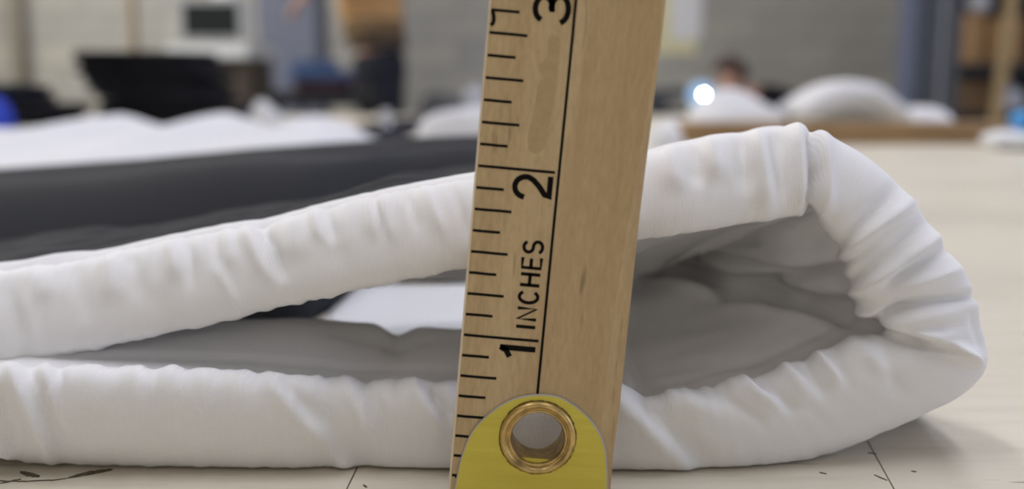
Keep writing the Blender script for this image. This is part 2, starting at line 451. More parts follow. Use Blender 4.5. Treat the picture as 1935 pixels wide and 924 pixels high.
box('lit_edge', -.00004, .00030, .00008, THK-.0005, .0006, LEN-.0004, M['lit_edge'], rs, .00003, 1)  # pale strip: light on the left side face put into its colour
# printed marks: thin ink ribbons on the face.  (a: across from left edge, b: up from the end) in mm
def ink(name, strokes, width, parent=rs, th=.00004, label=None, mat='ink', taper=None):
    bm = bmesh.new()
    for pts in strokes:
        P = [Vector((a*.001, 0, b*.001)) for a, b in pts]; n = len(P); L = []; R = []
        for i, p in enumerate(P):
            d = (P[min(i+1, n-1)]-P[max(i-1, 0)]).normalized(); nr = Vector((-d.z, 0, d.x)); hw = width*.0005
            q = p.copy()
            if i == 0: q -= d*hw*.25
            if i == n-1: q += d*hw*.25
            L.append(q+nr*hw); R.append(q-nr*hw)
        f0 = -th; f1 = .00002
        vs_ = [[bm.verts.new((q.x, f, q.z)) for q in L+R[::-1]] for f in (f0, f1)]
        m = len(L)
        for vv in vs_:
            for i in range(m-1): bm.faces.new((vv[i], vv[i+1], vv[2*m-2-i], vv[2*m-1-i]))
        for i in range(2*m): bm.faces.new((vs_[0][i], vs_[0][(i+1) % (2*m)], vs_[1][(i+1) % (2*m)], vs_[1][i]))
    o = from_bm(name, bm, M[mat], parent)
    if label: o['label'] = label
    return o
def arc(cx, cy, rx, ry, a0, a1, n=16): return [(cx+rx*math.cos(math.radians(a0+(a1-a0)*k/n)), cy+ry*math.sin(math.radians(a0+(a1-a0)*k/n))) for k in range(n+1)]
for k in range(1, 33):
    b = k*25.4/8; inch = k % 8 == 0
    ln = 11.55 if inch else (5.75 if k % 2 == 0 else 4.35)
    if k < 5: ln = 5.0 if k % 2 == 0 else 4.0
    ink('tick_mark', [[(.42, b), (ln*.3, b+rnd.uniform(-.03, .03)), (ln*.7, b+rnd.uniform(-.03, .03)), (ln, b)]], .40)
for a in (.9, 1.25, 1.75): ink('tick_mark', [[(a, 2.75), (a+.05, 3.05)]], .16)
ink('margin_line', [[(12.2, 16.95), (12.17, 40), (12.2, 60), (12.2, 102)]], .40)
# glyph space: x right, y up in a unit cap height; turned a quarter so that its top points left
def place(strokes, a_base, cap, b0, sx): return [[(a_base-y*cap, b0+x*sx) for x, y in s] for s in strokes]
G1 = [[(.55, 0.02), (.55, .98)], [(.55, .97), (.40, .82), (.08, .72)]]
G2 = [arc(.5, .70, .42, .30, 172, -12, 14)+[(.80, .50), (.55, .33), (.22, .16), (.08, .045), (.98, .045)]]
G3 = [arc(.50, .745, .38, .255, 165, -90, 14)+[(.42, .49)], [(.42, .49), (.5, .49)]+arc(.50, .26, .43, .26, 90, -165, 16)]
ink('numeral', place(G1, 11.25, 5.35, 22.5, 2.75), .85, label='black numeral 1')
ink('numeral', place(G2, 11.30, 5.35, 46.55, 3.55), .82, label='black numeral 2')
ink('numeral', place(G3, 11.25, 4.7, 71.75, 4.3), .80, label='black numeral 3')
LET = {'I': ([[(.5, 0), (.5, 1)]], .30), 'N': ([[(.1, 0), (.1, 1), (.9, 0), (.9, 1)]], .74),
       'C': ([arc(.5, .5, .44, .5, 42, 318, 20)], .74), 'H': ([[(.1, 0), (.1, 1)], [(.9, 0), (.9, 1)], [(.1, .52), (.9, .52)]], .74),
       'E': ([[(.95, .0), (.12, .0), (.12, 1), (.92, 1)], [(.12, .53), (.86, .53)]], .66),
       'S': ([arc(.5, .745, .40, .255, 25, 255, 12)+[(.5, .495)]+arc(.5, .25, .43, .25, 70, -155, 14)], .70)}
cur = 27.0; unit = 13.5/ (.30+.74+.74+.74+.66+.70+5*.20)
for ch in 'INCHES':
    st, wd = LET[ch]
    ink('letter', place(st, 10.85, 2.75, cur, wd*unit), .50, label='black letter '+ch); cur += (wd+.20)*unit
# the curled foot of a mark cut by the stick's left edge
ink('printed_mark', [[(.55, 72.9), (.75, 72.3), (.85, 71.7), (.75, 71.15), (.5, 70.9)]], .55, label='black curled end of a printed character')
# small varnish blotches beside the margin line
def blotch(pts, seed):
    bm = bmesh.new(); f = [bm.verts.new((a*.001, -.000012, b*.001)) for a, b in pts]; g = [bm.verts.new((a*.001, .00001, b*.001)) for a, b in pts]
    bm.faces.new(f); n = len(f)
    for i in range(n): bm.faces.new((f[i], f[(i+1) % n], g[(i+1) % n], g[i]))
    from_bm('varnish_stain', bm, M['stain'], rs)
blotch([(8.8, 69.8), (9.4, 70.4), (10.1, 70.2), (10.5, 69.3), (10.6, 66), (10.55, 62), (10.2, 58), (9.8, 54.2), (8.6, 53.2), (7.5, 53.6), (7.1, 55.4), (7.6, 58.5), (7.9, 62.3), (7.9, 63.3), (8.6, 64.2), (7.9, 65.0), (7.8, 66.0), (8.5, 66.7), (8.8, 67.2)], 1)
# yellow end plate with rounded top, bent round the foot of the stick
def plate():
    hw = .0116; cx = .01262
    OUT = [(855, 945), (861, 924), (867, 892), (875, 859), (892.6, 817), (920.6, 786), (955.7, 761), (985, 750.5), (1015, 746.5), (1042, 748), (1066, 755), (1099, 778), (1124, 807), (1139.7, 842), (1145, 887), (1146, 930), (1145, 962)]
    o = []
    for px, py in OUT:
        q = PX(px, py, RD)-np.array([-.009848, RD, CZ-.06228])
        o.append((q[0]*math.cos(PHI)-q[2]*math.sin(PHI), q[0]*math.sin(PHI)+q[2]*math.cos(PHI)))
    pts = [tuple(p) for p in catmull(o, [5]*(len(o)-1))]
    n = len(pts); f0, f1 = -.00036, -.00001
    # ring of the hole, matched by angle
    V = []; Fc = []
    ho = [];
    for (x, z) in pts:
        a = math.atan2(z-GZ, x-GX); ho.append((GX+.0050*math.cos(a), GZ+.0050*math.sin(a)))
    for f in (f0, f1):
        V += [(x, f, z) for x, z in pts]; V += [(x, f, z) for x, z in ho]
    for i in range(n):
        j = (i+1) % n
        Fc.append((i, j, n+j, n+i)); Fc.append((2*n+i, 3*n+i, 3*n+j, 2*n+j)); Fc.append((n+i, n+j, 3*n+j, 3*n+i))
    mesh('end_plate', V, Fc, M['plate'], rs)['label'] = 'yellow metal end plate with rounded top'
    V = []; Fc = []
    for (x, z) in pts:
        V += [(x, f0, z), (x, f1, z)]
    # rolled rim: a thin raw edge just outside the plate's outline
    c = (GX, .006)
    rim = bmesh.new(); tube_bm([(x+(x-c[0])*.004, -.00018, z+max(0, z-c[1])*.004) for x, z in pts], .00019, 6, rim)
    from_bm('plate_rim', rim, M['plate_edge'], rs, True)
    box('plate_fold', cx-hw, cx+hw, -.00034, THK+.0003, -.00045, -.00002, M['plate'], rs, .0001, 1)
plate()
ey = lathe_bm([(.00402, .0055), (.00398, .0030), (.00398, .0002), (.00402, -.0005), (.00412, -.00085), (.00428, -.00098), (.00445, -.00092), (.00456, -.00074), (.00468, -.00072), (.00482, -.00095), (.00505, -.00122), (.0053, -.00126), (.00555, -.00112), (.00573, -.00084), (.00582, -.0005), (.00580, -.00036), (.0050, -.00030), (.0043, .0002), (.0043, .0055)], 72, 'y', closed=True)
e_ = from_bm('eyelet', ey, M['brass'], rs, True); e_.location = (GX, 0, GZ); e_['label'] = 'brass eyelet ring'
bm = bmesh.new(); r_ = random.Random(3); pr = []
ri = []; ro = []
for k in range(90):
    a = 2*math.pi*k/90; rr = .00588+r_.uniform(-.00004, .00012)
    ri.append(bm.verts.new((.0056*math.cos(a), -.00040, .0056*math.sin(a)))); ro.append(bm.verts.new((rr*math.cos(a), -.00038, rr*math.sin(a))))
for k in range(90): bm.faces.new((ri[k], ri[(k+1) % 90], ro[(k+1) % 90], ro[k]))
d_ = from_bm('tarnish_ring', bm, M['brass_dark'], rs); d_.location = (GX, 0, GZ)

# ------------------------------------------------------------------ folded quilt
LOOP = [  # outer px, inner px, distance : lower edge, fold, upper edge
 (-1500, 880, -1500, 712, .168), (-420, 874, -420, 706, .165), (-200, 866, -200, 698, .162), (0, 857, 0, 690, .1590), (70, 867, 70, 690, .1592), (200, 873, 200, 692, .1594), (400, 880, 400, 697, .1597), (560, 886, 560, 707, .1600),
 (660, 898, 650, 716, .1625), (760, 901, 760, 717, .1615), (900, 904, 890, 722, .161), (1050, 906, 1040, 716, .1605), (1160, 906, 1140, 706, .1605), (1250, 905, 1215, 742, .161),
 (1330, 899, 1300, 740, .1615), (1450, 880, 1385, 716, .162), (1560, 850, 1450, 702, .163), (1650, 815, 1510, 682, .164), (1740, 775, 1565, 656, .165), (1800, 745, 1610, 640, .166),
 (1843, 708, 1640, 632, .167), (1857, 675, 1650, 622, .168), (1855, 640, 1645, 611, .168), (1845, 600, 1630, 590, .168), (1838, 560, 1612, 560, .168), (1820, 518, 1597, 530, .168),
 (1780, 462, 1585, 497, .168), (1740, 405, 1576, 465, .168), (1700, 354, 1562, 442, .168), (1640, 300, 1549, 425, .168), (1575, 261, 1541, 412, .168), (1508, 235, 1528, 405, .168),
 (1440, 246, 1450, 414, .1665), (1380, 253, 1380, 425, .165), (1300, 270, 1310, 437, .163), (1225, 290, 1225, 449, .162), (1100, 312, 1100, 465, .1615), (1000, 326, 1000, 483, .1615),
 (890, 339, 880, 505, .162), (760, 361, 760, 530, .164), (680, 379, 680, 546, .165), (600, 398, 600, 565, .1665), (500, 426, 520, 581, .168), (380, 444, 400, 612, .170),
 (250, 470, 250, 643, .172), (130, 497, 130, 668, .174), (0, 513, 0, 683, .1755), (-200, 528, -200, 692, .177), (-420, 545, -420, 702, .178), (-1500, 552, -1500, 706, .178)]
_L = np.array(LOOP)
seglen = np.maximum(np.hypot(*(np.diff(_L[:, :2], axis=0).T)), np.hypot(*(np.diff(_L[:, 2:4], axis=0).T)))
nper = np.maximum(4, (seglen/4.2)).astype(int)
C = catmull(LOOP, nper); idx = np.concatenate([np.arange(i, i+1, 1.0/n)[:n] for i, n in enumerate(nper)]+[[len(LOOP)-1]])-1.0      # the first station lies outside the frame
S = len(C)
upper = sstep(idx, 19, 30)                      # 0 along the lower layer, 1 along the upper layer
Op = np.array([PX(c[0], c[1], c[4]+.0060*u+.0040*(1-u)) for c, u in zip(C, upper)]); Ip = np.array([PX(c[2], c[3], c[4]-.0015*u-.0008*(1-u)) for c, u in zip(C, upper)])
Op[:, 2] -= T; Ip[:, 2] -= T
LB = .066
na, nb = 46, 44
tb_ = np.concatenate([np.linspace(0, .014, 15), np.linspace(.016, LB, nb-15)])      # distances behind the hem
def morph(P, t, inner):
    """carry the edge profile P (S x 3) back by t: the loop sinks and its fold runs to the left"""
    q = sstep(t/LB); X, Z = P[:, 0], P[:, 2]
    right = sstep(X, -.01, .045)
    k = (.22*(1-right)+.12*right) if inner else (.90*(1-right)+.40*right)
    Zt = .016+(Z-.016)*k
    Zl = Z.copy()
    if inner:   # lower lining sinks behind its crest on the left half
        Zl = Z-.008*sstep(t, .030, .050)*(1-sstep(X, -.004, .02))
        Zl = Zl+.0030*np.exp(-((t-.026)/.011)**2)*(1-sstep(X, -.004, .02))
        Zl = Zl+.0035*np.exp(-((X-.035)/.03)**2)*q
    else: Zl = Z*(1-sstep(t, .004, .02))
    Zn = Z+(Zt-Z)*q
    out = P.copy()
    out[:, 2] = Zl*(1-upper)+Zn*upper
    out[:, 0] = X-.030*q*sstep(X, .005, .075)
    out[:, 1] = P[:, 1]+t
    return out
rows = []; tdist = []; region = []
for t in tb_[::-1]: rows.append(morph(Op, t, False)); tdist.append(t); region.append(0)
Mid = (Op+Ip)/2; Hh = (Op-Ip)/2; hl = np.linalg.norm(Hh, axis=1)
ang = np.linspace(0, math.pi, na)[1:-1]
for a in ang:
    ca = math.copysign(abs(math.cos(a))**.86, math.cos(a)); sa = math.sin(a)**.80
    p = Mid+Hh*ca; p[:, 1] -= sa*np.minimum(.0068, hl*.82)
    rows.append(p); tdist.append(0); region.append(1)
for t in tb_: rows.append(morph(Ip, t, True)); tdist.append(t); region.append(2)
G = np.array(rows)                              # R x S x 3
R_ = len(G); tdist = np.array(tdist); region = np.array(region)
Gw = G.copy(); Gw[..., 2] += T
pxx, pxy = toPX(Gw)
# surface normals
du = np.gradient(G, axis=1); dv = np.gradient(G, axis=0)
NRM = np.cross(du, dv); NRM /= np.linalg.norm(NRM, axis=2, keepdims=True)+1e-12
# outward: away from the strip's middle
mid3 = np.broadcast_to(Mid[None], G.shape).copy(); mid3[..., 1] = np.maximum(G[..., 1], mid3[..., 1])
sgn = np.sign(np.sum(NRM[R_//2]*np.array([0, -1, 0]), axis=1)); NRM *= np.where(sgn == 0, 1, sgn)[None, :, None]
WR = [  # creases and ridges on the rolled edge: x1,y1,x2,y2,half width px,height mm (minus = crease)
 # upper edge, left of the stick
 (492, 415, 528, 512, 13, -1.25), (462, 425, 505, 520, 15, .8), (548, 400, 560, 480, 22, .55), (322, 452, 334, 520, 16, .65), (352, 450, 360, 530, 13, -.5), (205, 490, 214, 560, 20, .6), (250, 480, 262, 560, 18, -.4),
 (428, 430, 436, 500, 13, .6), (404, 435, 412, 500, 13, -.5), (420, 520, 452, 590, 12, .5), (590, 395, 606, 450, 10, .6), (616, 390, 630, 450, 10, -.5), (690, 370, 706, 440, 11, .55), (722, 370, 742, 450, 9, .55), (706, 370, 724, 440, 8, -.5),
 (800, 350, 838, 440, 12, .55), (768, 360, 790, 430, 12, -.45), (850, 340, 884, 440, 10, -.4), (60, 505, 90, 560, 26, .5), (8, 540, 40, 650, 30, -.6), (40, 560, 70, 655, 16, .4), (140, 500, 165, 600, 20, -.35), (640, 470, 660, 540, 18, -.3), (300, 560, 330, 630, 22, -.3),
 # upper edge, right of the stick
 (1345, 262, 1352, 330, 20, .7), (1310, 270, 1322, 340, 18, -.6), (1430, 248, 1448, 390, 17, .9), (1400, 252, 1412, 350, 15, -.8), (1470, 245, 1488, 380, 17, -.95), (1260, 282, 1275, 350, 20, .5), (1508, 236, 1512, 380, 12, .8),
 (1534, 242, 1541, 330, 9, -1.9), (1541, 330, 1530, 412, 9, -1.7), (1556, 260, 1560, 400, 16, .9),
 # round the fold
 (1580, 470, 1690, 360, 16, -.75), (1600, 470, 1720, 385, 13, .7), (1580, 505, 1650, 470, 10, -.7), (1590, 545, 1745, 425, 15, -.7), (1640, 540, 1770, 450, 13, .8), (1690, 530, 1790, 470, 12, -1.0), (1720, 540, 1810, 510, 14, .7), (1600, 555, 1680, 505, 12, .6),
 (1655, 600, 1720, 575, 9, -1.5), (1720, 575, 1845, 558, 10, -1.3), (1620, 585, 1665, 590, 11, .9), (1665, 622, 1790, 590, 17, .9), (1640, 615, 1740, 648, 9, -1.6), (1740, 648, 1800, 660, 8, -1.5), (1700, 632, 1800, 632, 10, .7), (1745, 640, 1838, 672, 13, 1.2), (1800, 655, 1850, 690, 9, .9), (1840, 600, 1858, 660, 10, -.5),
 # lower edge, right
 (1600, 640, 1680, 700, 16, .6), (1575, 660, 1600, 720, 14, -.5), (1545, 672, 1585, 715, 11, .8), (1520, 690, 1560, 740, 12, -.8), (1480, 695, 1515, 730, 16, .8), (1430, 712, 1500, 770, 14, -.8), (1395, 722, 1470, 760, 14, .8), (1355, 738, 1430, 790, 12, -.5), (1260, 755, 1350, 775, 22, 1.0), (1220, 760, 1330, 870, 22, -.9), (1180, 765, 1300, 880, 20, .7), (1670, 670, 1700, 740, 16, -.4),
 # lower edge, left
 (520, 730, 600, 830, 16, .6), (590, 800, 668, 895, 17, 1.0), (540, 730, 600, 800, 20, -.7), (600, 830, 690, 880, 14, -.4), (650, 720, 706, 830, 17, .7), (690, 720, 740, 830, 16, -.6), (775, 725, 830, 800, 14, .8), (820, 740, 850, 790, 10, -.8), (846, 735, 860, 790, 9, .6),
 (20, 700, 90, 850, 16, .8), (55, 700, 120, 860, 14, -.6), (0, 740, 30, 860, 16, -.8), (85, 700, 105, 780, 12, .5), (-20, 835, 30, 862, 10, 1.0),
 (112, 690, 116, 720, 10, -.9), (170, 690, 174, 730, 20, .5), (258, 690, 256, 740, 14, .6), (222, 690, 224, 730, 10, -.5), (290, 690, 292, 730, 10, -.5), (330, 692, 334, 730, 18, .5), (384, 695, 386, 745, 12, .6), (358, 690, 360, 730, 8, -.4), (420, 695, 424, 730, 9, -.5), (455, 700, 460, 745, 14, .5), (494, 700, 500, 740, 10, -.5)]
disp = np.zeros(G.shape[:2])
front = np.where(region == 1, 1.0, np.exp(-(tdist/.007)**2))[:, None]
for (x1, y1, x2, y2, wd, amp) in WR:
    if 100 < x1 < 520 and 685 < y1 < 705: y2 += 55; amp *= .55; wd *= 1.15      # long soft gathers under the lower rim
    dx, dy = x2-x1, y2-y1; L2 = math.hypot(dx, dy); ux, uy = dx/L2, dy/L2
    al = (pxx-x1)*ux+(pxy-y1)*uy; pe = -(pxx-x1)*uy+(pxy-y1)*ux
    ends = sstep(al, -.35*L2, .2*L2)*(1-sstep(al, .75*L2, 1.3*L2))
    disp += amp*.001*np.exp(-(pe/wd)**2)*ends
rimdamp = np.where(region == 0, .45, np.where(region == 1, 1-.55*sstep(-np.concatenate([np.full((region == 0).sum(), -1.), np.linspace(-1, 1, (region == 1).sum()), np.full((region == 2).sum(), 1.)]), .55, 1.0), 1.0))[:, None]
disp *= front*1.6*rimdamp
# the same on the lining inside the fold
WI = [(1250, 522, 1430, 574, 15, 1.3), (1430, 574, 1600, 607, 13, 1.1), (1290, 514, 1440, 556, 13, -2.2), (1440, 556, 1592, 592, 12, -2.0), (1340, 556, 1590, 513, 12, -2.0), (1350, 528, 1585, 478, 24, 1.3),
 (1255, 508, 1400, 462, 14, -1.6), (1400, 462, 1500, 418, 14, -1.6), (1210, 690, 1420, 664, 9, -.6), (1180, 640, 1240, 745, 16, -1.5), (1190, 690, 1200, 730, 12, 1.2)]
dI = np.zeros(G.shape[:2])
for (x1, y1, x2, y2, wd, amp) in WI:
    dx, dy = x2-x1, y2-y1; L2 = math.hypot(dx, dy); ux, uy = dx/L2, dy/L2
    al = (pxx-x1)*ux+(pxy-y1)*uy; pe = -(pxx-x1)*uy+(pxy-y1)*ux
    dI += amp*.001*np.exp(-(pe/wd)**2)*sstep(al, -.2*L2, .1*L2)*(1-sstep(al, .9*L2, 1.2*L2))
disp += np.clip(dI, -.0021, .002)*np.where(region == 2, sstep(tdist, .002, .008), 0)[:, None]
# soft creases running along the black top
for (xa, ya, xb2, yb2, wd, amp) in ((-.10, .200, -.02, .232, .0030, .0011), (-.09, .190, -.045, .205, .0022, .0009), (-.075, .213, 0, .226, .0035, -.0010), (-.06, .192, .0, .196, .0020, .0008), (-.11, .222, -.05, .229, .003, .001)):
    dx, dy = xb2-xa, yb2-ya; L2 = math.hypot(dx, dy); al = ((G[..., 0]-xa)*dx+(G[..., 1]-ya)*dy)/L2; pe = (-(G[..., 0]-xa)*dy+(G[..., 1]-ya)*dx)/L2
    disp += np.where(region == 0, 1, 0)[:, None]*upper[None, :]*amp*np.exp(-(pe/wd)**2)*sstep(al, -.3*L2, .2*L2)*(1-sstep(al, .8*L2, 1.3*L2))
# general puckering along the hem, strongest at both rims
mid_px = np.concatenate([[0], np.cumsum(np.hypot(np.diff((C[:, 0]+C[:, 2])/2), np.diff((C[:, 1]+C[:, 3])/2)))])
cross = np.where(region == 0, -tdist/.0001, 0)
frac = np.zeros(R_); f_i = np.where(region == 1)[0]; frac[f_i] = np.linspace(-1, 1, len(f_i)); frac[region == 0] = -1; frac[region == 2] = 1
rimw = np.where(region == 1, .35+.65*np.abs(frac)**2, np.exp(-(tdist/.006)**2))
rg = np.random.RandomState(11); pk = np.zeros((R_, S))
for lam in (26, 34, 47, 63, 90):
    k = 2*np.pi/lam; sl = rg.uniform(-18, 18)
    amp = .5+.5*np.sin(mid_px/rg.uniform(90, 200)+rg.uniform(0, 6))
    pk += (np.sin(k*(mid_px[None, :]+sl*frac[:, None])+rg.uniform(0, 6))*amp[None, :])*(lam/50)**.6
disp += .00012*pk*rimw[:, None]*(1-.7*sstep(idx, 14, 18)*(1-sstep(idx, 32, 35)))[None, :]
# the rolled hem stands proud of the lining behind it
disp += np.where(region == 2, -.0023*sstep(tdist, 0, .0026)*(1-.6*sstep(tdist, .005, .018)), 0)[:, None]
# broad softness of lining and top
vn = vnoise(5); vn2 = vnoise(9)
broad = vn(G[..., 0]*180, G[..., 1]*220)*.0006+vn2(G[..., 0]*420, G[..., 1]*420)*.00022
bt = sstep(tdist, .004, .03)[:, None]
disp += broad*bt*np.where(region == 0, 1.3, 1.0)[:, None]
# stitched line behind the hem
for pos, wd, dp in ((.0042, .0013, -.0014), (.0088, .0016, .0006)):
    disp += np.where(region == 0, dp*np.exp(-((tdist-pos)/wd)**2), 0)[:, None]
disp += np.where(region == 2, -.00055*np.exp(-((tdist-.0105)/.0008)**2)-.0003*np.exp(-((tdist-.021)/.0008)**2), 0)[:, None]*(1-upper)[None, :]
# the tuck in the lower lining on the left and the gathers inside the fold
disp += np.where(region == 2, 1, 0)[:, None]*(1-upper)[None, :]*(-.0026*np.exp(-((pxx-745-(640-pxy)*.2)/30)**2)*sstep(tdist, .010, .024)[:, None])
inb = np.where(region == 2, 1, 0)[:, None]*np.exp(-((idx-24)/3.2)**2)[None, :]
disp += inb*sstep(tdist, .0, .02)[:, None]*(-.0030*np.exp(-((idx-23.2)/.55)**2))[None, :]
G2 = G+NRM*disp[..., None]
G2[..., 2] = np.maximum(G2[..., 2], .0004)
# uv in metres
us = np.concatenate([[0], np.cumsum(np.linalg.norm(np.diff(Mid, axis=0), axis=1))])
vs2 = np.concatenate([[0], np.cumsum(np.linalg.norm(np.diff(G[:, S//5], axis=0), axis=1))])
qroot = empty('folded_quilt', (0, .165, T)); tag(qroot, 'white padded quilt folded over itself with black top, behind the yardstick', 'quilt')
VV = G2.copy(); VV[..., 1] -= .165
def grid_obj(name, r0, r1, mat, wrap=False, caps=False):
    rowsel = list(range(r0, r1+1)); n = len(rowsel); base = VV[rowsel].reshape(-1, 3)
    ii = np.arange(n-1)[:, None]*S+np.arange(S-1)[None, :]
    fa = np.stack([ii, ii+1, ii+S+1, ii+S], -1).reshape(-1, 4)
    me = bpy.data.meshes.new(name)
    if wrap:   # close the back of the strip between the two layers' ends
        pass
    me.from_pydata(base.tolist(), [], fa.tolist()); me.update()
    uvl = me.uv_layers.new(name='UVMap'); lo = np.zeros(len(me.loops), int); me.loops.foreach_get('vertex_index', lo)
    uvc = np.stack([us[lo % S], vs2[np.array(rowsel)[lo//S]]], 1); uvl.data.foreach_set('uv', uvc.ravel())
    me.polygons.foreach_set('use_smooth', [True]*len(me.polygons))
    return link(name, me, mat, qroot)
rb = int(np.where((region == 0) & (tdist <= .0105))[0][0])
grid_obj('white_hem_and_lining', rb, R_-1, M['white_cloth'])['label'] = 'white cotton hem and lining'
grid_obj('black_top_panel', 0, rb, M['black_cloth'])['label'] = 'black cotton outer face'
# the raw back end that joins both faces
b0, b1 = VV[0], VV[-1]; V = np.concatenate([b0, b1]); Fc = [(i, i+1, S+i+1, S+i) for i in range(S-1)]
mesh('back_hem', V, Fc, M['black_cloth'], qroot, True)
for e in (0, S-1):
    mesh('end_seam', VV[:, e], [tuple(range(R_))], M['white_cloth'], qroot)

# ------------------------------------------------------------------ soft goods
def heap(name, loc, nx, ny, x0, x1, y0, y1, hfun, mat, label, cat, group=None, base=0.0, front_fun=None, front_slope=0.0):
    """cloth lying on a surface: height field over a rectangle, closed below"""
    u = np.linspace(0, 1, nx); v = np.linspace(0, 1, ny); U, Vv = np.meshgrid(u, v)
    X = x0+(x1-x0)*U; Y = y0+(y1-y0)*Vv
    if front_fun is not None: yf = front_fun(X); Y = yf+(y1-yf)*Vv
    ed = np.minimum(np.minimum(U, 1-U)*(x1-x0), np.minimum(Vv, 1-Vv)*(y1-y0))
    Hf = hfun(X, Y); lip = np.minimum(.5*Hf.mean(), (y1-y0)*.12)
    rim = np.sqrt(np.clip(1-(1-np.clip(ed/lip, 0, 1))**2, 0, 1))
    if front_slope: rim = rim*(.25+.75*sstep(Y-yf, -.3*front_slope, front_slope))
    Z = base+np.maximum(.0008, Hf*(.06+.94*rim))
    top = np.stack([X, Y, Z], -1).reshape(-1, 3); bot = top.copy(); bot[:, 2] = base+.0002
    n = nx*ny; Fc = []
    for j in range(ny-1):
        for i in range(nx-1):
            a = j*nx+i; Fc.append((a, a+1, a+nx+1, a+nx)); Fc.append((n+a, n+a+nx, n+a+nx+1, n+a+1))
    per = [i for i in range(nx)]+[j*nx+nx-1 for j in range(1, ny)]+[(ny-1)*nx+i for i in range(nx-2, -1, -1)]+[j*nx for j in range(ny-2, 0, -1)]
    for k in range(len(per)): a, b = per[k], per[(k+1) % len(per)]; Fc.append((a, b, n+b, n+a))
    V = np.concatenate([top, bot])-np.array([loc[0], loc[1], 0])
    o = mesh(name, V, Fc, mat, None, True, (loc[0], loc[1], loc[2]))
    me = o.data; uvl = me.uv_layers.new(name='UVMap'); lo = np.zeros(len(me.loops), int); me.loops.foreach_get('vertex_index', lo)
    uvl.data.foreach_set('uv', V[lo][:, :2].ravel())
    return tag(o, label, cat, group)
n1 = vnoise(21); n2 = vnoise(22); n3 = vnoise(23)
def h_black(X, Y):
    z = np.interp(X, [-.45, -.235, -.162, -.114, -.065, -.019, .03, .06], [.018, .0275, .0325, .037, .0405, .0425, .0415, .030])
    rid = sum(a*np.exp(-((Y-y0-k*(X+.1))/w_)**2)*sstep(X, xa-.05, xa)*(1-sstep(X, xb_, xb_+.05)) for y0, k, w_, a, xa, xb_ in ((.335, .10, .006, .0016, -.4, -.1), (.365, .22, .005, -.0014, -.3, 0), (.385, .15, .007, .0016, -.25, .02), (.41, .05, .005, .0012, -.4, -.15), (.35, .3, .004, .0012, -.12, .03)))
    return z+rid+.0012*n1(X*60, Y*60)*sstep(.43-Y, 0, .06)-.0012*np.exp(-((Y-.36-.25*(X+.1))/.012)**2)
heap('folded_black_cloth', (-.2, .36, T), 110, 50, -.48, .052, .30, .452, h_black, M['black_cloth'], 'folded black cloth lying flat between the quilt and the white cloth', 'cloth',
     front_fun=lambda X: .256+.06*sstep(X, -.060, -.040), front_slope=.05)
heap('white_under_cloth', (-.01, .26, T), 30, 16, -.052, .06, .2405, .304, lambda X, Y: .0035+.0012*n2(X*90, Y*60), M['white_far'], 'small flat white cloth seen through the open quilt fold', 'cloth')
def h_white(X, Y):
    far = np.interp(X, [-.75, -.52, -.44, -.40, -.356, -.315, -.261, -.215, -.179, -.15, -.125], [.024, .025, .0245, .029, .0385, .0235, .0395, .0225, .0365, .029, .010])
    near = np.interp(X, [-.75, -.25, -.1], [.012, .016, .022])
    k = sstep(Y, .46, .86)
    return near*(1-k)+far*k*(1-.45*sstep(Y, .90, .99))+.0008*n3(X*30, Y*18)
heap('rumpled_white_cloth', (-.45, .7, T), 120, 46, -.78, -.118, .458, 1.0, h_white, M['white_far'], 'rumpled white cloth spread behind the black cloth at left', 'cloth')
def dome(cx, cy, rx, ry, h, seed, base=.0, waves=.25, power=.4):
    nn = vnoise(seed)
    def fn(X, Y):
        r2 = ((X-cx)/rx)**2+((Y-cy)/ry)**2
        return base+(h-base)*np.clip(1-r2, 0, 1)**power*(1+waves*(nn((X-cx)/rx*3, (Y-cy)/ry*3)-.6))
    return fn
def px_heap(name, pxa, pxb, y, top_px, depth, mat, label, cat, seed, group=None, z=T, waves=.18, power=.4):
    a = PX(pxa, 200, y)[0]; b = PX(pxb, 200, y)[0]; h = PX(900, top_px, y)[2]-z
    return heap(name, ((a+b)/2, y, z), 36, 22, a, b, y-depth/2, y+depth/2, dome((a+b)/2, y, (b-a)*.56, depth*.6, h, seed, .002, waves, power), mat, label, cat, group)
px_heap('white_cloth', 788, 990, 1.06, 207, .10, M['white_far'], 'small white folded cloth left of the yardstick at the table far edge', 'cloth', 31, power=.15)
px_heap('white_cloth', 1225, 1288, 1.0, 214, .08, M['white_far'], 'small white cloth just right of the yardstick', 'cloth', 32)
bo = empty('thread_spool', ((731-967.5)*1.65/F, 1.65, T-.012+.0068))
from_bm('spool', lathe_bm([(.0, .0), (.009, 0), (.009, .002), (.004, .0026), (.004, .018), (.009, .0186), (.009, .0206), (0, .0206)], 24), M['bobbin'], bo, True)
from_bm('thread', lathe_bm([(.0041, .003), (.0075, .0035), (.0078, .010), (.0075, .017), (.0041, .0178)], 24), M['packet_white'], bo, True)
bo.scale = (1.2, 1.2, 1.3); tag(bo, 'tiny bright thread spool at the end of the white cloth', 'spool')
# wooden batten along the far edge of the table
ba = box('wooden_batten', .186, 1.12, 1.068, 1.118, T+.0002, T+.0232, M['batten'], None, .0015); tag(ba, 'long brown wooden batten along the far edge of the cutting table', 'batten')
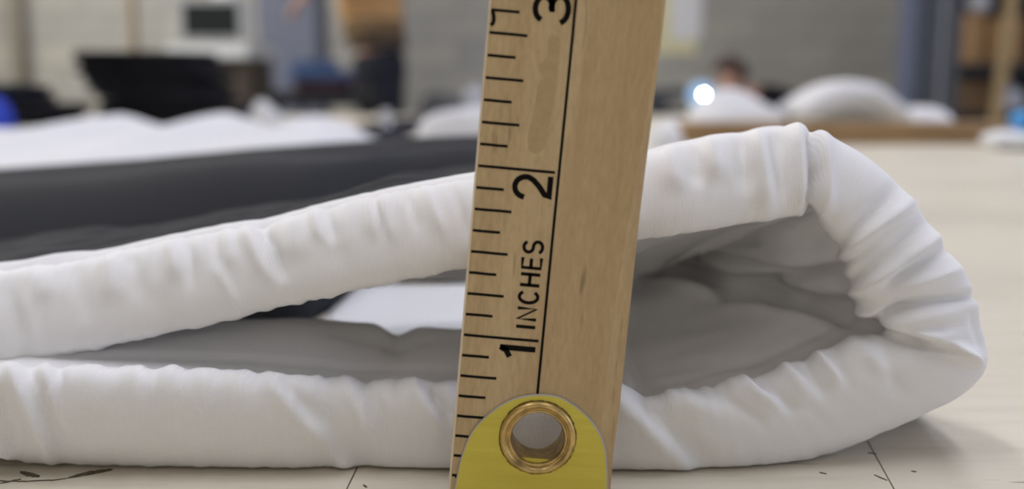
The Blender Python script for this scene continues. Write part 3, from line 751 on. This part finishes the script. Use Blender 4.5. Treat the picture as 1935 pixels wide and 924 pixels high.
# blue and white packet at the right edge
p0 = PX(1925, 262, 1.0)
pk_ = empty('film_packet', (p0[0], .985, T)); tag(pk_, 'small blue and white plastic packet at the right end of the table', 'packet')
def pillow(name, cx, cy, cz, sx, sy, sz, mat, parent, rot=None):
    bm = bmesh.new(); bmesh.ops.create_uvsphere(bm, u_segments=24, v_segments=14, radius=1)
    for v in bm.verts:
        x, y, z = v.co
        f = lambda t: math.copysign(abs(t)**.6, t)
        v.co = Vector((cx+f(x)*sx, cy+f(y)*sy, cz+z*sz*(1+.08*math.sin(x*5+y*3))))
    return from_bm(name, bm, mat, parent, True, None, rot)
pillow('white_film', -.008, 0, .010, .034, .024, .0095, M['packet_white'], pk_)
pillow('blue_film', .010, .002, .0285, .024, .018, .011, M['packet_blue'], pk_)

# ------------------------------------------------------------------ far table and the goods on it
ft = empty('sorting_table', (-.2, 1.9, 0)); tag(ft, 'second pale table behind the cutting table holding black folded stacks', 'table')
box('tabletop', -1.45, .86, -.62, .55, T-.045, T-.012, M['table'], ft, .003)
for x in (-1.4, .80):
    for y in (-.55, .48): box('leg', x-.03, x+.03, y-.03, y+.03, 0, T-.0452, M['dark_steel'], ft)
TB = T-.012
def garment_mesh(w_, d_, h_, layers, seed):
    """folded garment: stacked rounded layers with soft outline"""
    r = random.Random(seed); n = 44; bm = bmesh.new(); rings = []
    nn = vnoise(seed+100)
    lv = 5
    for L_ in range(layers):
        off = (r.uniform(-.012, .012), r.uniform(-.01, .01)); ex = r.uniform(-.01, .012)
        for k in range(lv):
            u = k/(lv-1); z = h_*(L_+u)/layers; bul = math.sin(math.pi*u)**.5*h_/layers*.5
            ring = []
            for q in range(n):
                a = 2*math.pi*q/n; c, s = math.cos(a), math.sin(a)
                e = .28
                x = math.copysign(abs(c)**e, c)*(w_/2+ex-h_/layers*.5+bul); y = math.copysign(abs(s)**e, s)*(d_/2-h_/layers*.5+bul)
                zz = z+.05*h_*float(nn(x*18, y*18))*(L_+u)/layers
                ring.append(bm.verts.new((x+off[0], y+off[1], zz)))
            rings.append(ring)
    for a, b in zip(rings[:-1], rings[1:]):
        for q in range(n): bm.faces.new((a[q], a[(q+1) % n], b[(q+1) % n], b[q]))
    bm.faces.new(rings[0]); cz = bm.verts.new((0, 0, h_*1.02))
    for q in range(n): bm.faces.new((rings[-1][q], rings[-1][(q+1) % n], cz))
    return bm
def garment(name, x, y, z, w_, d_, h_, mat, label, cat, group, seed, layers=2, rz=0.0, tilt=0.0):
    o = from_bm(name, garment_mesh(w_, d_, h_, layers, seed), mat, None, True, (x, y, z), (0, tilt, rz)); return tag(o, label, cat, group)
# tall black stack
yb = 1.9; k_ = yb/F
ords = ['bottom', 'second from bottom', 'third from bottom', 'third from top', 'second from top', 'topmost']
zc = TB; xs_l = [232, 226, 218, 208, 200, 186]; xs_r = [430, 428, 432, 428, 424, 415]
tops = [206, 184, 163, 142, 121, 99]
for i in range(6):
    xa, xb_ = (xs_l[i]-967.5)*k_, (xs_r[i]-967.5)*k_; zt = PX(300, tops[i], yb)[2]
    garment('folded_black_garment', (xa+xb_)/2, yb, zc+.0005, xb_-xa, .24, zt-zc-.0008, M['black_far'], '%s black folded garment of the tall stack left of the screen' % ords[i], 'clothing', 'black garments in the tall stack', 40+i, 2, rnd.uniform(-.05, .05), 0)
    zc = zt
# dark goods at the left edge
garment('folded_dark_garment', (20-967.5)*k_, yb, TB, .24, .22, PX(60, 198, yb)[2]-TB, M['black_far'], 'lower dark folded garment at the left edge of the picture', 'clothing', 'dark garments at the left edge', 60, 3)
garment('folded_dark_garment', (8-967.5)*k_, yb, PX(60, 198, yb)[2]+.0015, .14, .2, .038, M['dark_far'], 'upper dark folded garment at the left edge of the picture', 'clothing', 'dark garments at the left edge', 61, 2)
px_heap('blue_cloth', -45, 16, 1.66, 172, .07, M['royal_blue'], 'bright blue cloth at the far left edge beside the dark garments', 'cloth', 62, z=TB)
# pale and navy lumps right of the black stack
px_heap('navy_cloth', 452, 500, 2.1, 184, .12, M['dark_far'], 'small navy cloth between the black stack and the white bundle', 'cloth', 63, z=TB)
px_heap('white_bundle', 474, 534, 1.75, 190, .1, M['pale_bundle'], 'small white bundle right of the tall black stack', 'cloth', 64, z=TB)
px_heap('dark_grey_cloth', 676, 806, 1.75, 233, .8, M['dark_far'], 'flat dark cloth behind the bright spool, in front of the standing person', 'cloth', 69, z=TB, waves=.05)
px_heap('charcoal_cloth', 785, 888, 1.9, 164, .16, M['grey_cloth'], 'charcoal cloth heap between the standing person and the yardstick', 'cloth', 65, z=TB)
px_heap('pale_grey_cloth', 866, 925, 2.2, 158, .14, M['lid_cloth'], 'pale grey cloth beside the charcoal heap half behind the yardstick', 'cloth', 66, z=TB)
# white cloths at right: two low ones and one standing up in an arch
px_heap('white_garment', 1290, 1486, 1.5, 184, .14, M['white_far'], 'low white garment heap in front of the seated person', 'clothing', 67, 'white garments on the sorting table', z=TB)
px_heap('white_garment', 1690, 1795, 1.5, 196, .12, M['white_far'], 'small flat white garment in front of the steel column', 'clothing', 68, 'white garments on the sorting table', z=TB)
def arch_cloth():
    y = 1.45; cen = [(1490, 206), (1525, 184), (1560, 169), (1600, 164), (1640, 170), (1668, 188), (1690, 212)]; lo = [(1490, 228), (1530, 222), (1570, 212), (1605, 206), (1635, 210), (1660, 224), (1690, 232)]
    C2 = catmull([(a[0], a[1]-12, b[0], b[1]) for a, b in zip(cen, lo)], [6]*6); n = len(C2); V = []; Fc = []
    m = 20
    for c in C2:
        a = PX(c[0], c[1], y); b = PX(c[2], c[3], y); a[2] = max(a[2], TB+.004); b[2] = max(b[2], TB+.001); mid = (a+b)/2; hh = (a-b)/2
        for k in range(m):
            an = 2*math.pi*k/m; p = mid+hh*math.copysign(abs(math.cos(an))**.7, math.cos(an)); p[1] += math.copysign(abs(math.sin(an))**.7, math.sin(an))*.06
            V.append(p-np.array([.48, y, TB]))
    for i in range(n-1):
        for k in range(m): Fc.append((i*m+k, i*m+(k+1) % m, i*m+m+(k+1) % m, i*m+m+k))
    Fc += [tuple(range(m)), tuple(range((n-1)*m, n*m))]
    o = mesh('arched_white_garment', V, Fc, M['white_far'], None, True, (.48, y, TB)); tag(o, 'white padded garment humped up in an arch left of the steel column', 'clothing', 'white garments on the sorting table')
arch_cloth()

# ------------------------------------------------------------------ things across the room
def bxp(name, pa, pb, y0, y1, mat, parent, bev=.004, ref=None):
    """box between two pixels at distance y0, reaching back to y1; in the parent's frame"""
    a = PX(pa[0], pa[1], y0); b = PX(pb[0], pb[1], y0); o = np.array(parent.location) if parent else np.zeros(3)
    return box(name, min(a[0], b[0])-o[0], max(a[0], b[0])-o[0], y0-o[1], y1-o[1], min(a[2], b[2])-o[2], max(a[2], b[2])-o[2], mat, parent, bev)
def cx(px, y): return (px-967.5)*y/F
# workstation: white counter with a screen
y = 5.4; wk = empty('white_counter', (cx(405, y), y, 0)); tag(wk, 'tall white counter behind the black stack carrying a dark screen', 'counter')
zt = PX(400, 84, y)[2]
box('counter_top', -.20, .24, -.10, .55, zt-.075, zt, M['white_plastic'], wk, .01)
box('cabinet_body', -.17, .22, -.02, .5, 0, zt-.0752, M['belt'], wk, .005)
mo = empty('monitor', (cx(400, y), y+.12, zt)); tag(mo, 'dark screened monitor with grey casing on the white counter', 'monitor')
za, zb = PX(400, 66, y)[2]-zt, PX(400, 3, y)[2]-zt
bx_ = box('casing', -.19, .21, -.01, .05, za-.02, zb+.03, M['grey_plastic'], mo, .008)
box('screen', -.150, .150, -.014, -.0101, za, zb, M['screen'], mo, .001)
box('stand', -.09, .09, -.05, .09, 0, .01, M['grey_plastic'], mo, .003); box('neck', -.025, .025, .0, .03, .01, za-.02, M['grey_plastic'], mo, .003)
zp = PX(400, 3, y)[2]+.031
pb_ = box('white_box', cx(402, y)-0, cx(442, y), y+.115, y+.17, zp, zp+.05, M['paper'], None, .004); tag(pb_, 'small white box on top of the monitor', 'box')
# blue grey locker
y = 6.4; lk = empty('steel_locker', (cx(552, y), y, 0)); tag(lk, 'narrow blue-grey steel locker behind the standing person', 'locker')
hw = (608-496)/2*y/F
box('body', -hw, hw, 0, .4, 0, 1.9, M['steel_blue'], lk, .006)
box('door', -hw+.01, hw-.01, -.018, -.0002, .06, 1.88, M['steel_blue'], lk, .004); box('handle', hw-.06, hw-.045, -.035, -.0182, .95, 1.1, M['grey_plastic'], lk, .003)
# wall bracket
y = Y1-.01; br = empty('wall_bracket', tuple(PX(606, 80, y))); tag(br, 'small dark bracket on the wall right of the locker', 'bracket')
from_bm('arm', tube_bm([(-.05, -.02, .10), (-.05, -.06, .02), (-.02, -.08, -.02), (.05, -.08, -.02)], .018, 10), M['dark_steel'], br, True)
box('wall_plate', -.08, -.02, -.021, .0, .03, .16, M['grey_plastic'], br, .004)
# dark cart with folded stacks
y = 3.7; ct = empty('dark_cart', (cx(610, y), y, 0)); tag(ct, 'black cart with folded blue clothes left of the standing person', 'cart')
zt = PX(600, 172, y)[2]; hw = .17
box('top_shelf', -hw, hw, -.06, .42, zt-.055, zt, M['dark_steel'], ct, .005); box('lower_shelf', -hw, hw, -.06, .42, .25, .28, M['dark_steel'], ct, .004)
for sx_ in (-1, 1):
    for yy in (-.04, .4): from_bm('post', tube_bm([(sx_*(hw-.015), yy, .06), (sx_*(hw-.015), yy, zt-.0552)], .012, 10), M['dark_steel'], ct, True)
    for yy in (-.04, .4): from_bm('caster', lathe_bm([(0, -.012), (.028, -.012), (.03, -.006), (.03, .006), (.028, .012), (0, .012)], 20, 'y'), M['dark_steel'], ct, True).location = (sx_*(hw-.015), yy, .0301)
garment('folded_maroon_garment', cx(608, y), y+.13, zt+.001, .22, .26, PX(600, 152, y)[2]-zt-.002, M['maroon'], 'dark maroon folded garment under the blue one on the cart', 'clothing', 'clothes on the cart', 71)
z2 = PX(600, 152, y)[2]
garment('folded_blue_garment', cx(604, y), y+.13, z2+.001, .225, .25, PX(600, 132, y)[2]-z2-.002, M['blue_far'], 'lower denim blue folded garment on the cart', 'clothing', 'clothes on the cart', 72)
z3 = PX(600, 132, y)[2]
garment('folded_blue_garment', cx(592, y), y+.13, z3+.001, .17, .22, PX(600, 112, y)[2]-z3-.002, M['blue_far'], 'topmost denim blue folded garment on the cart', 'clothing', 'clothes on the cart', 73, 2, .1)
bxl = box('cardboard_box', cx(612, y), cx(668, y), y+.02, y+.2, .2802, .42, M['card_dark'], None, .004); tag(bxl, 'brown box on the lower shelf of the black cart', 'box')
# conduits and strip on the back wall
c1_ = PX(36, 60, Y1-.06)
o = from_bm('wall_conduit', tube_bm([(0, 0, 0.01), (0, 0, 3.58)], .055, 16), M['conduit'], None, True, (c1_[0], Y1-.068, 0)); tag(o, 'thick dull beige pipe up the block wall at far left', 'pipe')
c1_ = PX(246, 40, Y1-.06)
o = from_bm('thin_pipe', tube_bm([(0, 0, 0.01), (0, 0, 3.58)], .022, 12), M['pole'], None, True, (c1_[0], Y1-.035, 0)); tag(o, 'thin tan pipe up the block wall above the black stack', 'pipe')
# notices
y = Y1-.011
def sheet(name, pa, pb, mat, parent):
    a = PX(*pa, y); b = PX(*pb, y); o = np.array(parent.location)
    V = []
    for yy in (0, .002):
        for (x, z) in ((a[0], b[2]), (b[0], b[2]), (b[0], a[2]), (a[0], a[2])): V.append((x-o[0], y-yy-o[1], z-o[2]))
    return mesh(name, V, [(0, 1, 2, 3), (4, 5, 6, 7), (0, 1, 5, 4), (1, 2, 6, 5), (2, 3, 7, 6), (3, 0, 4, 7)], mat, parent)
nt_ = empty('wall_notice', tuple(PX(1288, 100, y))); tag(nt_, 'white and pale yellow paper notice on the wall right of the yardstick', 'notice')
sheet('yellow_sheet', (1238, -60), (1316, 102), M['paper_yellow'], nt_)
y -= .004
sheet('white_sheet', (1270, -50), (1325, 76), M['paper'], nt_)
# steel column: I section
y = 4.3; sc_ = empty('steel_column', (cx(1724, y), y, 0)); tag(sc_, 'grey steel I-beam column at right in front of the shelving', 'column')
box('flange', -.130, -.060, -.10, -.075, 0, H-.002, M['steel_blue'], sc_, .004)  # light on this flange and shade on the web are put into their colours
box('web', -.09, .115, -.0748, -.03, 0, H-.002, M['steel_grey'], sc_, .002)
box('flange', .083, .130, -.10, -.075, 0, H-.002, M['steel_grey'], sc_, .004)
box('conduit_strip', .05, .07, -.088, -.075, 0, H-.002, M['grey_plastic'], sc_, .004)
# shelving
y = 5.2; sh = empty('storage_rack', (cx(1880, y), y, 0)); tag(sh, 'dark storage rack with tan post and cardboard boxes at right', 'rack')
xl, xr = cx(1780, y)-sh.location.x, cx(2120, y)-sh.location.x
zs = [PX(1850, 216, y)[2], PX(1850, 120, y)[2], PX(1850, -75, y)[2]]
for z in [.2, .48]+zs: box('shelf', xl, xr, 0, .55, z-.07 if z == zs[1] else z-.04, z, M['dark_steel'], sh, .004)
box('back_panel', xl, xr, .555, .57, .1, 1.7, M['dark_steel'], sh)
lean = (1898-1872)*y/F
V = []
for z, dx in ((0, -.06), (1.8, .04)):
    for (xx, yy) in ((-.030, -.02), (.030, -.02), (.030, -.002), (-.030, -.002)): V.append((xx+dx, yy, z))
mesh('tan_post', V, [(0, 1, 2, 3), (4, 5, 6, 7), (0, 1, 5, 4), (1, 2, 6, 5), (2, 3, 7, 6), (3, 0, 4, 7)], M['post_wood'], sh)
for xx in (xl+.02, xr-.02): box('upright', xx-.02, xx+.02, .5, .54, 0, 1.75, M['dark_steel'], sh)
def crate(pa, pb, yy, mat, label, zb_):
    a = PX(pa[0], pa[1], yy); b = PX(pb[0], pb[1], yy); r = empty('cardboard_box', ((a[0]+b[0])/2, yy+.15, zb_)); hw = (b[0]-a[0])/2; hh = a[2]-zb_
    box('carton', -hw, hw, -.15, .15, .0005, hh, mat, r, .004); box('flap', -hw+.004, hw-.004, -.15, -.004, hh+.0002, hh+.004, mat, r); box('flap', -hw+.004, hw-.004, .004, .15, hh+.0002, hh+.004, mat, r)
    tag(r, label, 'box', 'cartons on the storage rack')
crate((1797, 28), (1857, 96), y+.08, M['cardboard'], 'left cardboard box on the upper shelf of the rack', zs[1])
crate((1872, 34), (1932, 96), y+.08, M['cardboard'], 'right cardboard box on the upper shelf behind the tan post', zs[1])
crate((1818, 152), (1872, 212), y+.08, M['card_dark'], 'dark brown box on the lower shelf left of the tan post', zs[0])
def bag(px, py, yy, sx, sz, mat, label, zb_):
    c = PX(px, py, yy); r = empty('plastic_bag', (c[0], yy, zb_)); pillow('sack', 0, 0, sz*1.0, sx, .07, sz, mat, r)
    from_bm('tied_neck', lathe_bm([(.008, 0), (.014, .01), (.010, .02), (.022, .05)], 14), mat, r, True).location = (0, 0, sz*1.9); tag(r, label, 'bag', 'bags on the storage rack')
bag(1796, 170, y+.08, .036, .045, M['card_dark'], 'small brown bag at the left end of the lower shelf', zs[0])
bag(1908, 160, y+.08, .075, .068, M['bag'], 'pale plastic bag right of the tan post', zs[0])
bag(1852, 14, y+.15, .05, .06, M['bag'], 'pale bag on top of the upper left box', PX(1850, 27, y+.08)[2]+.006)

# ------------------------------------------------------------------ people
def skin_mesh(name, verts, edges, radii, mat, parent, root=0, sub=2):
    me = bpy.data.meshes.new(name); me.from_pydata(verts, edges, []); o = link(name, me, mat, parent)
    sk = o.modifiers.new('skin', 'SKIN'); sk.use_smooth_shade = True
    for i, r in enumerate(radii):
        d = me.skin_vertices[0].data[i]; d.radius = r if isinstance(r, tuple) else (r, r); d.use_root = (i == root)
    ss = o.modifiers.new('sub', 'SUBSURF'); ss.levels = sub; ss.render_levels = sub
    return o
class Skel:
    def __init__(s): s.v = []; s.e = []; s.r = []
    def add(s, p, r, parent=None):
        s.v.append(tuple(p)); s.r.append(r); i = len(s.v)-1
        if parent is not None: s.e.append((parent, i))
        return i
    def chain(s, start, pts):
        k = start
        for p, r in pts: k = s.add(p, r, k)
        return k
def hand(sk, wrist_i, w_, d, up):
    """palm and five fingers; d direction of fingers, up the back of the hand"""
    d = Vector(d).normalized(); up = Vector(up).normalized(); s = d.cross(up).normalized(); w_ = Vector(w_)
    palm = sk.add(w_+d*.05, (.030, .016), wrist_i)
    for i, L in enumerate((.070, .080, .075, .058)):
        b = w_+d*.085+s*(i-1.5)*.020
        k = sk.add(b, .010, palm); k = sk.add(b+d*L*.5-up*.006, .0085, k); sk.add(b+d*L*.9-up*.026, .007, k)
    b = w_+d*.035-s*.036; k = sk.add(b, .012, palm); k = sk.add(b+d*.03-s*.014-up*.01, .010, k); sk.add(b+d*.055-s*.012-up*.022, .008, k)
def head_parts(parent, c, face, mat_hair, r=.098):
    """hair cap, eyes, ears, nose and mouth as children; c centre of the skull, face its direction"""
    f = Vector(face).normalized(); up = Vector((0, 0, 1)); up = (up-f*up.dot(f)).normalized(); s = f.cross(up)
    c = Vector(c)
    bm = bmesh.new(); bmesh.ops.create_uvsphere(bm, u_segments=24, v_segments=16, radius=1)
    kill = []
    for v in bm.verts:
        a = Vector(v.co); fr = a.y; z = a.z
        v.co = c+s*a.x*r*.86+f*a.y*r*1.04+up*a.z*r*1.18+up*.012-f*.012
        if (fr > .25 and z < .42) or z < -.55: kill.append(v)
    bmesh.ops.delete(bm, geom=kill, context='VERTS'); from_bm('hair', bm, mat_hair, parent, True)
    for q in (-1, 1):
        bm = bmesh.new(); bmesh.ops.create_uvsphere(bm, u_segments=12, v_segments=8, radius=.011, matrix=__import__('mathutils').Matrix.Translation(c+s*q*.032+f*.088))
        from_bm('eye', bm, M['packet_white'], parent, True)
        bm = bmesh.new(); bmesh.ops.create_uvsphere(bm, u_segments=12, v_segments=8, radius=1)
        for v in bm.verts: a = Vector(v.co); v.co = c+s*(q*.083+a.x*.010)+f*(a.y*.018)+up*(a.z*.030-.01)
        from_bm('ear', bm, M['skin'], parent, True)
    from_bm('nose', tube_bm([c+f*.092+up*.0, c+f*.112-up*.030, c+f*.098-up*.042], [.008, .014, .010], 10), M['skin'], parent, True)
    from_bm('mouth', tube_bm([c+f*.086+s*.024-up*.066, c+f*.096-up*.064, c+f*.086-s*.024-up*.066], [.003, .006, .003], 8), M['maroon'], parent, True)
# standing person: seen from the side, facing left
y = 4.3; px0 = cx(722, y)
pe = empty('person', (px0, y, 0)); tag(pe, 'standing person in tan top and dark jeans, hand reaching left', 'person')
zw = PX(715, 70, y)[2]
hd = PX(570, 14, y); hx, hz = hd[0]-px0, hd[2]
sk = Skel(); pelvis = sk.add((.01, 0, zw-.10), (.05, .06))
wa = sk.chain(pelvis, [((-.025, 0, zw+.03), (.075, .085)), ((-.035, 0, zw+.20), (.085, .10)), ((-.03, 0, zw+.34), (.075, .10))])
nk = sk.chain(wa, [((-.03, 0, zw+.43), .055), ((-.045, 0, zw+.50), .055), ((-.055, 0, zw+.58), (.085, .072)), ((-.06, 0, zw+.66), (.09, .075)), ((-.055, 0, zw+.71), (.06, .05))])
for q in (-1, 1):
    hip = sk.chain(pelvis, [((.0, q*.085, zw-.17), .088), ((.0, q*.09, zw-.36), .075), ((-.012, q*.09, zw*.47), .056), ((.012, q*.09, zw*.30), .054), ((.02, q*.09, .09), .036), ((.02, q*.09, .045), .036), ((-.07, q*.10, .035), .034), ((-.17, q*.105, .03), .026)])
    sh_ = sk.add((-.03, q*.185, zw+.36), .056, wa)
    if q < 0:
        el = sk.chain(sh_, [((-.05, q*.24, zw+.33), .046), ((-.09, q*.26, zw+.29), .042), ((-.18, q*.20, zw+.27), .034), ((hx+.075, q*.14, hz+.065), .026)])
        hand(sk, el, (hx+.075, q*.14, hz+.065), (-1, .1, -.9), (-.7, 0, 1))
    else:
        el = sk.chain(sh_, [((-.04, q*.22, zw+.30), .046), ((-.08, q*.225, zw+.27), .042), ((-.16, q*.2, zw+.28), .034), ((-.26, q*.14, zw+.30), .026)])
        hand(sk, el, (-.26, q*.14, zw+.30), (-1, -.1, .2), (-.2, 0, 1))
skin_mesh('body', sk.v, sk.e, sk.r, M['skin'], pe)
t_ = Skel(); a = t_.add((-.005, 0, zw-.02), (.118, .145))
wa = t_.chain(a, [((-.03, 0, zw+.05), (.118, .142)), ((-.038, 0, zw+.20), (.128, .165)), ((-.03, 0, zw+.35), (.112, .165)), ((-.03, 0, zw+.405), (.07, .09))])
for q in (-1, 1): t_.chain(3, [((-.03, q*.19, zw+.36), .066), ((-.045, q*.235, zw+.325), .058), ((-.075, q*.245, zw+.29), .052)])
skin_mesh('shirt', t_.v, t_.e, t_.r, M['tan_shirt'], pe)
j_ = Skel(); a = j_.add((.005, 0, zw-.09), (.124, .155))
j_.chain(a, [((-.01, 0, zw-.025), (.112, .138))])
for q in (-1, 1): j_.chain(a, [((.0, q*.085, zw-.19), .103), ((.0, q*.09, zw-.38), .094), ((-.01, q*.09, zw*.47), .075), ((.012, q*.09, zw*.28), .072), ((.02, q*.09, .10), .065)])
skin_mesh('jeans', j_.v, j_.e, j_.r, M['jeans'], pe)
bm = lathe_bm([(.118, -.02), (.124, -.02), (.124, .02), (.118, .02)], 32, 'z', closed=True)
for v in bm.verts: v.co.y *= 1.2
bm2 = lathe_bm([(.117, -.035), (.132, -.035), (.133, 0), (.132, .045), (.117, .045)], 32, 'z', closed=True)
for v in bm2.verts: v.co.y *= 1.2
from_bm('shaded_shirt_hem', bm2, M['hem_shade'], pe, True).location = (-.022, 0, zw+.025)  # brown band paints the shade on the shirt's lower edge
from_bm('belt', bm, M['belt'], pe, True).location = (-.008, 0, zw-.032)
for q in (-1, 1): pillow('shoe', -.06, q*.10, .045, .145, .052, .045, M['dark_steel'], pe)
head_parts(pe, (-.062, 0, zw+.64), (-1, 0, -.1), M['hair'])
# seated person bent over the sewing machine
y = 5.3; hc_ = PX(1378, 152, y); bx0 = cx(1452, y)
ps = empty('person', (bx0, y, 0)); tag(ps, 'seated person in black bent over the lit sewing machine', 'person')
hX, hZ = hc_[0]-bx0, hc_[2]
sk = Skel(); pelvis = sk.add((.16, 0, .47), (.13, .16))
wa = sk.chain(pelvis, [((.13, 0, .60), (.085, .10)), ((.06, 0, .72), (.085, .10)), ((-.04, 0, .79), (.075, .10))])
sk.chain(wa, [((-.10, 0, .83), .050), ((hX+.035, 0, hZ-.045), .055), ((hX, 0, hZ), (.088, .078)), ((hX-.015, 0, hZ+.05), (.075, .065))])
for q in (-1, 1):
    sk.chain(pelvis, [((.05, q*.10, .47), .085), ((-.12, q*.12, .48), .075), ((-.24, q*.12, .47), .06), ((-.22, q*.12, .28), .052), ((-.18, q*.12, .09), .036), ((-.20, q*.12, .045), .034), ((-.33, q*.13, .03), .026)])
    s_ = sk.add((-.04, q*.175, .78), .044, wa)
    e2 = sk.chain(s_, [((-.06, q*.21, .68), .046), ((-.10, q*.22, .60), .042), ((-.16, q*.17, .69), .033), ((-.205, q*.11, .785), .026)])
    hand(sk, e2, (-.205, q*.11, .785), (-1, -q*.3, .0), (0, 0, 1))
skin_mesh('body', sk.v, sk.e, sk.r, M['skin'], ps)
t_ = Skel(); a = t_.add((.155, 0, .50), (.14, .165))
t_.chain(a, [((.125, 0, .61), (.13, .155)), ((.055, 0, .73), (.128, .165)), ((-.04, 0, .805), (.112, .165)), ((-.085, 0, .835), (.07, .08))])
for q in (-1, 1): t_.chain(3, [((-.045, q*.18, .79), .066), ((-.06, q*.212, .68), .056), ((-.10, q*.222, .605), .052), ((-.19, q*.175, .67), .044)])
skin_mesh('black_top', t_.v, t_.e, t_.r, M['black_far'], ps)
j_ = Skel(); a = j_.add((.16, 0, .465), (.138, .168))
for q in (-1, 1): j_.chain(a, [((.05, q*.10, .475), .098), ((-.12, q*.12, .485), .088), ((-.24, q*.12, .475), .072), ((-.22, q*.12, .28), .066), ((-.185, q*.12, .11), .058)])
skin_mesh('trousers', j_.v, j_.e, j_.r, M['dark_far'], ps)
for q in (-1, 1): pillow('shoe', -.23, q*.125, .042, .125, .046, .042, M['dark_steel'], ps)
head_parts(ps, (hX, 0, hZ+.005), (-.85, -.15, -.45), M['hair'])
so = empty('stool', (bx0+.17, y, 0)); tag(so, 'round stool under the seated person', 'stool')
from_bm('seat', lathe_bm([(0, .285), (.15, .285), (.16, .29), (.16, .31), (.15, .316), (0, .316)], 28), M['post_wood'], so, True)
for q in range(4):
    a = math.pi/4+q*math.pi/2; from_bm('leg', tube_bm([(.12*math.cos(a), .12*math.sin(a), .2848), (.16*math.cos(a), .16*math.sin(a), .012)], .012, 8), M['dark_steel'], so, True)
# sewing machine on its table
st_ = empty('sewing_table', (cx(1290, y), y, 0)); tag(st_, 'low grey sewing table in front of the seated person', 'table')
zt = .715; box('tabletop', -.42, .27, -.22, .25, zt-.03, zt, M['grey_plastic'], st_, .004)
for xx in (-.38, .23):
    for yy in (-.18, .21): box('leg', xx-.02, xx+.02, yy-.02, yy+.02, 0, zt-.0302, M['dark_steel'], st_)
sm_ = empty('sewing_machine', (cx(1290, y), y+.02, zt)); tag(sm_, 'dark sewing machine with a bright lamp right of the yardstick', 'sewing machine')
zl = PX(1318, 181, y)[2]-zt; xl = cx(1318, y)-cx(1290, y)
box('bed', -.20, .17, -.09, .09, .0005, .035, M['dark_steel'], sm_, .008); box('column', -.20, -.09, -.06, .06, .0352, zl+.04, M['steel_grey'], sm_, .015)
box('arm', -.0898, .06, -.05, .05, zl-.01, zl+.045, M['steel_grey'], sm_, .015)
box('head', .0602, .13, -.045, .05, zl-.06, zl+.045, M['steel_grey'], sm_, .012)
from_bm('needle_bar', tube_bm([(.095, 0, .04), (.095, 0, zl-.0602)], .005, 8), M['bobbin'], sm_, True)
from_bm('hand_wheel', lathe_bm([(0, -.012), (.045, -.012), (.05, 0), (.045, .012), (0, .012)], 24), M['dark_steel'], sm_, True, (-.2135, 0, zl), (0, math.pi/2, 0))
lp = from_bm('lamp_halo', lathe_bm([(0, 0), (.070, 0), (.070, -.012), (.066, -.016), (0, -.016)], 32, 'y'), M['led_halo'], sm_, True, (xl, -.0452, zl+.005))  # glowing disc that paints the bluish halo round the led
from_bm('led', lathe_bm([(0, -.0162), (.006, -.0162), (.005, -.022), (0, -.024)], 24, 'y'), M['led'], lp, True).location = (.016, 0, .002)
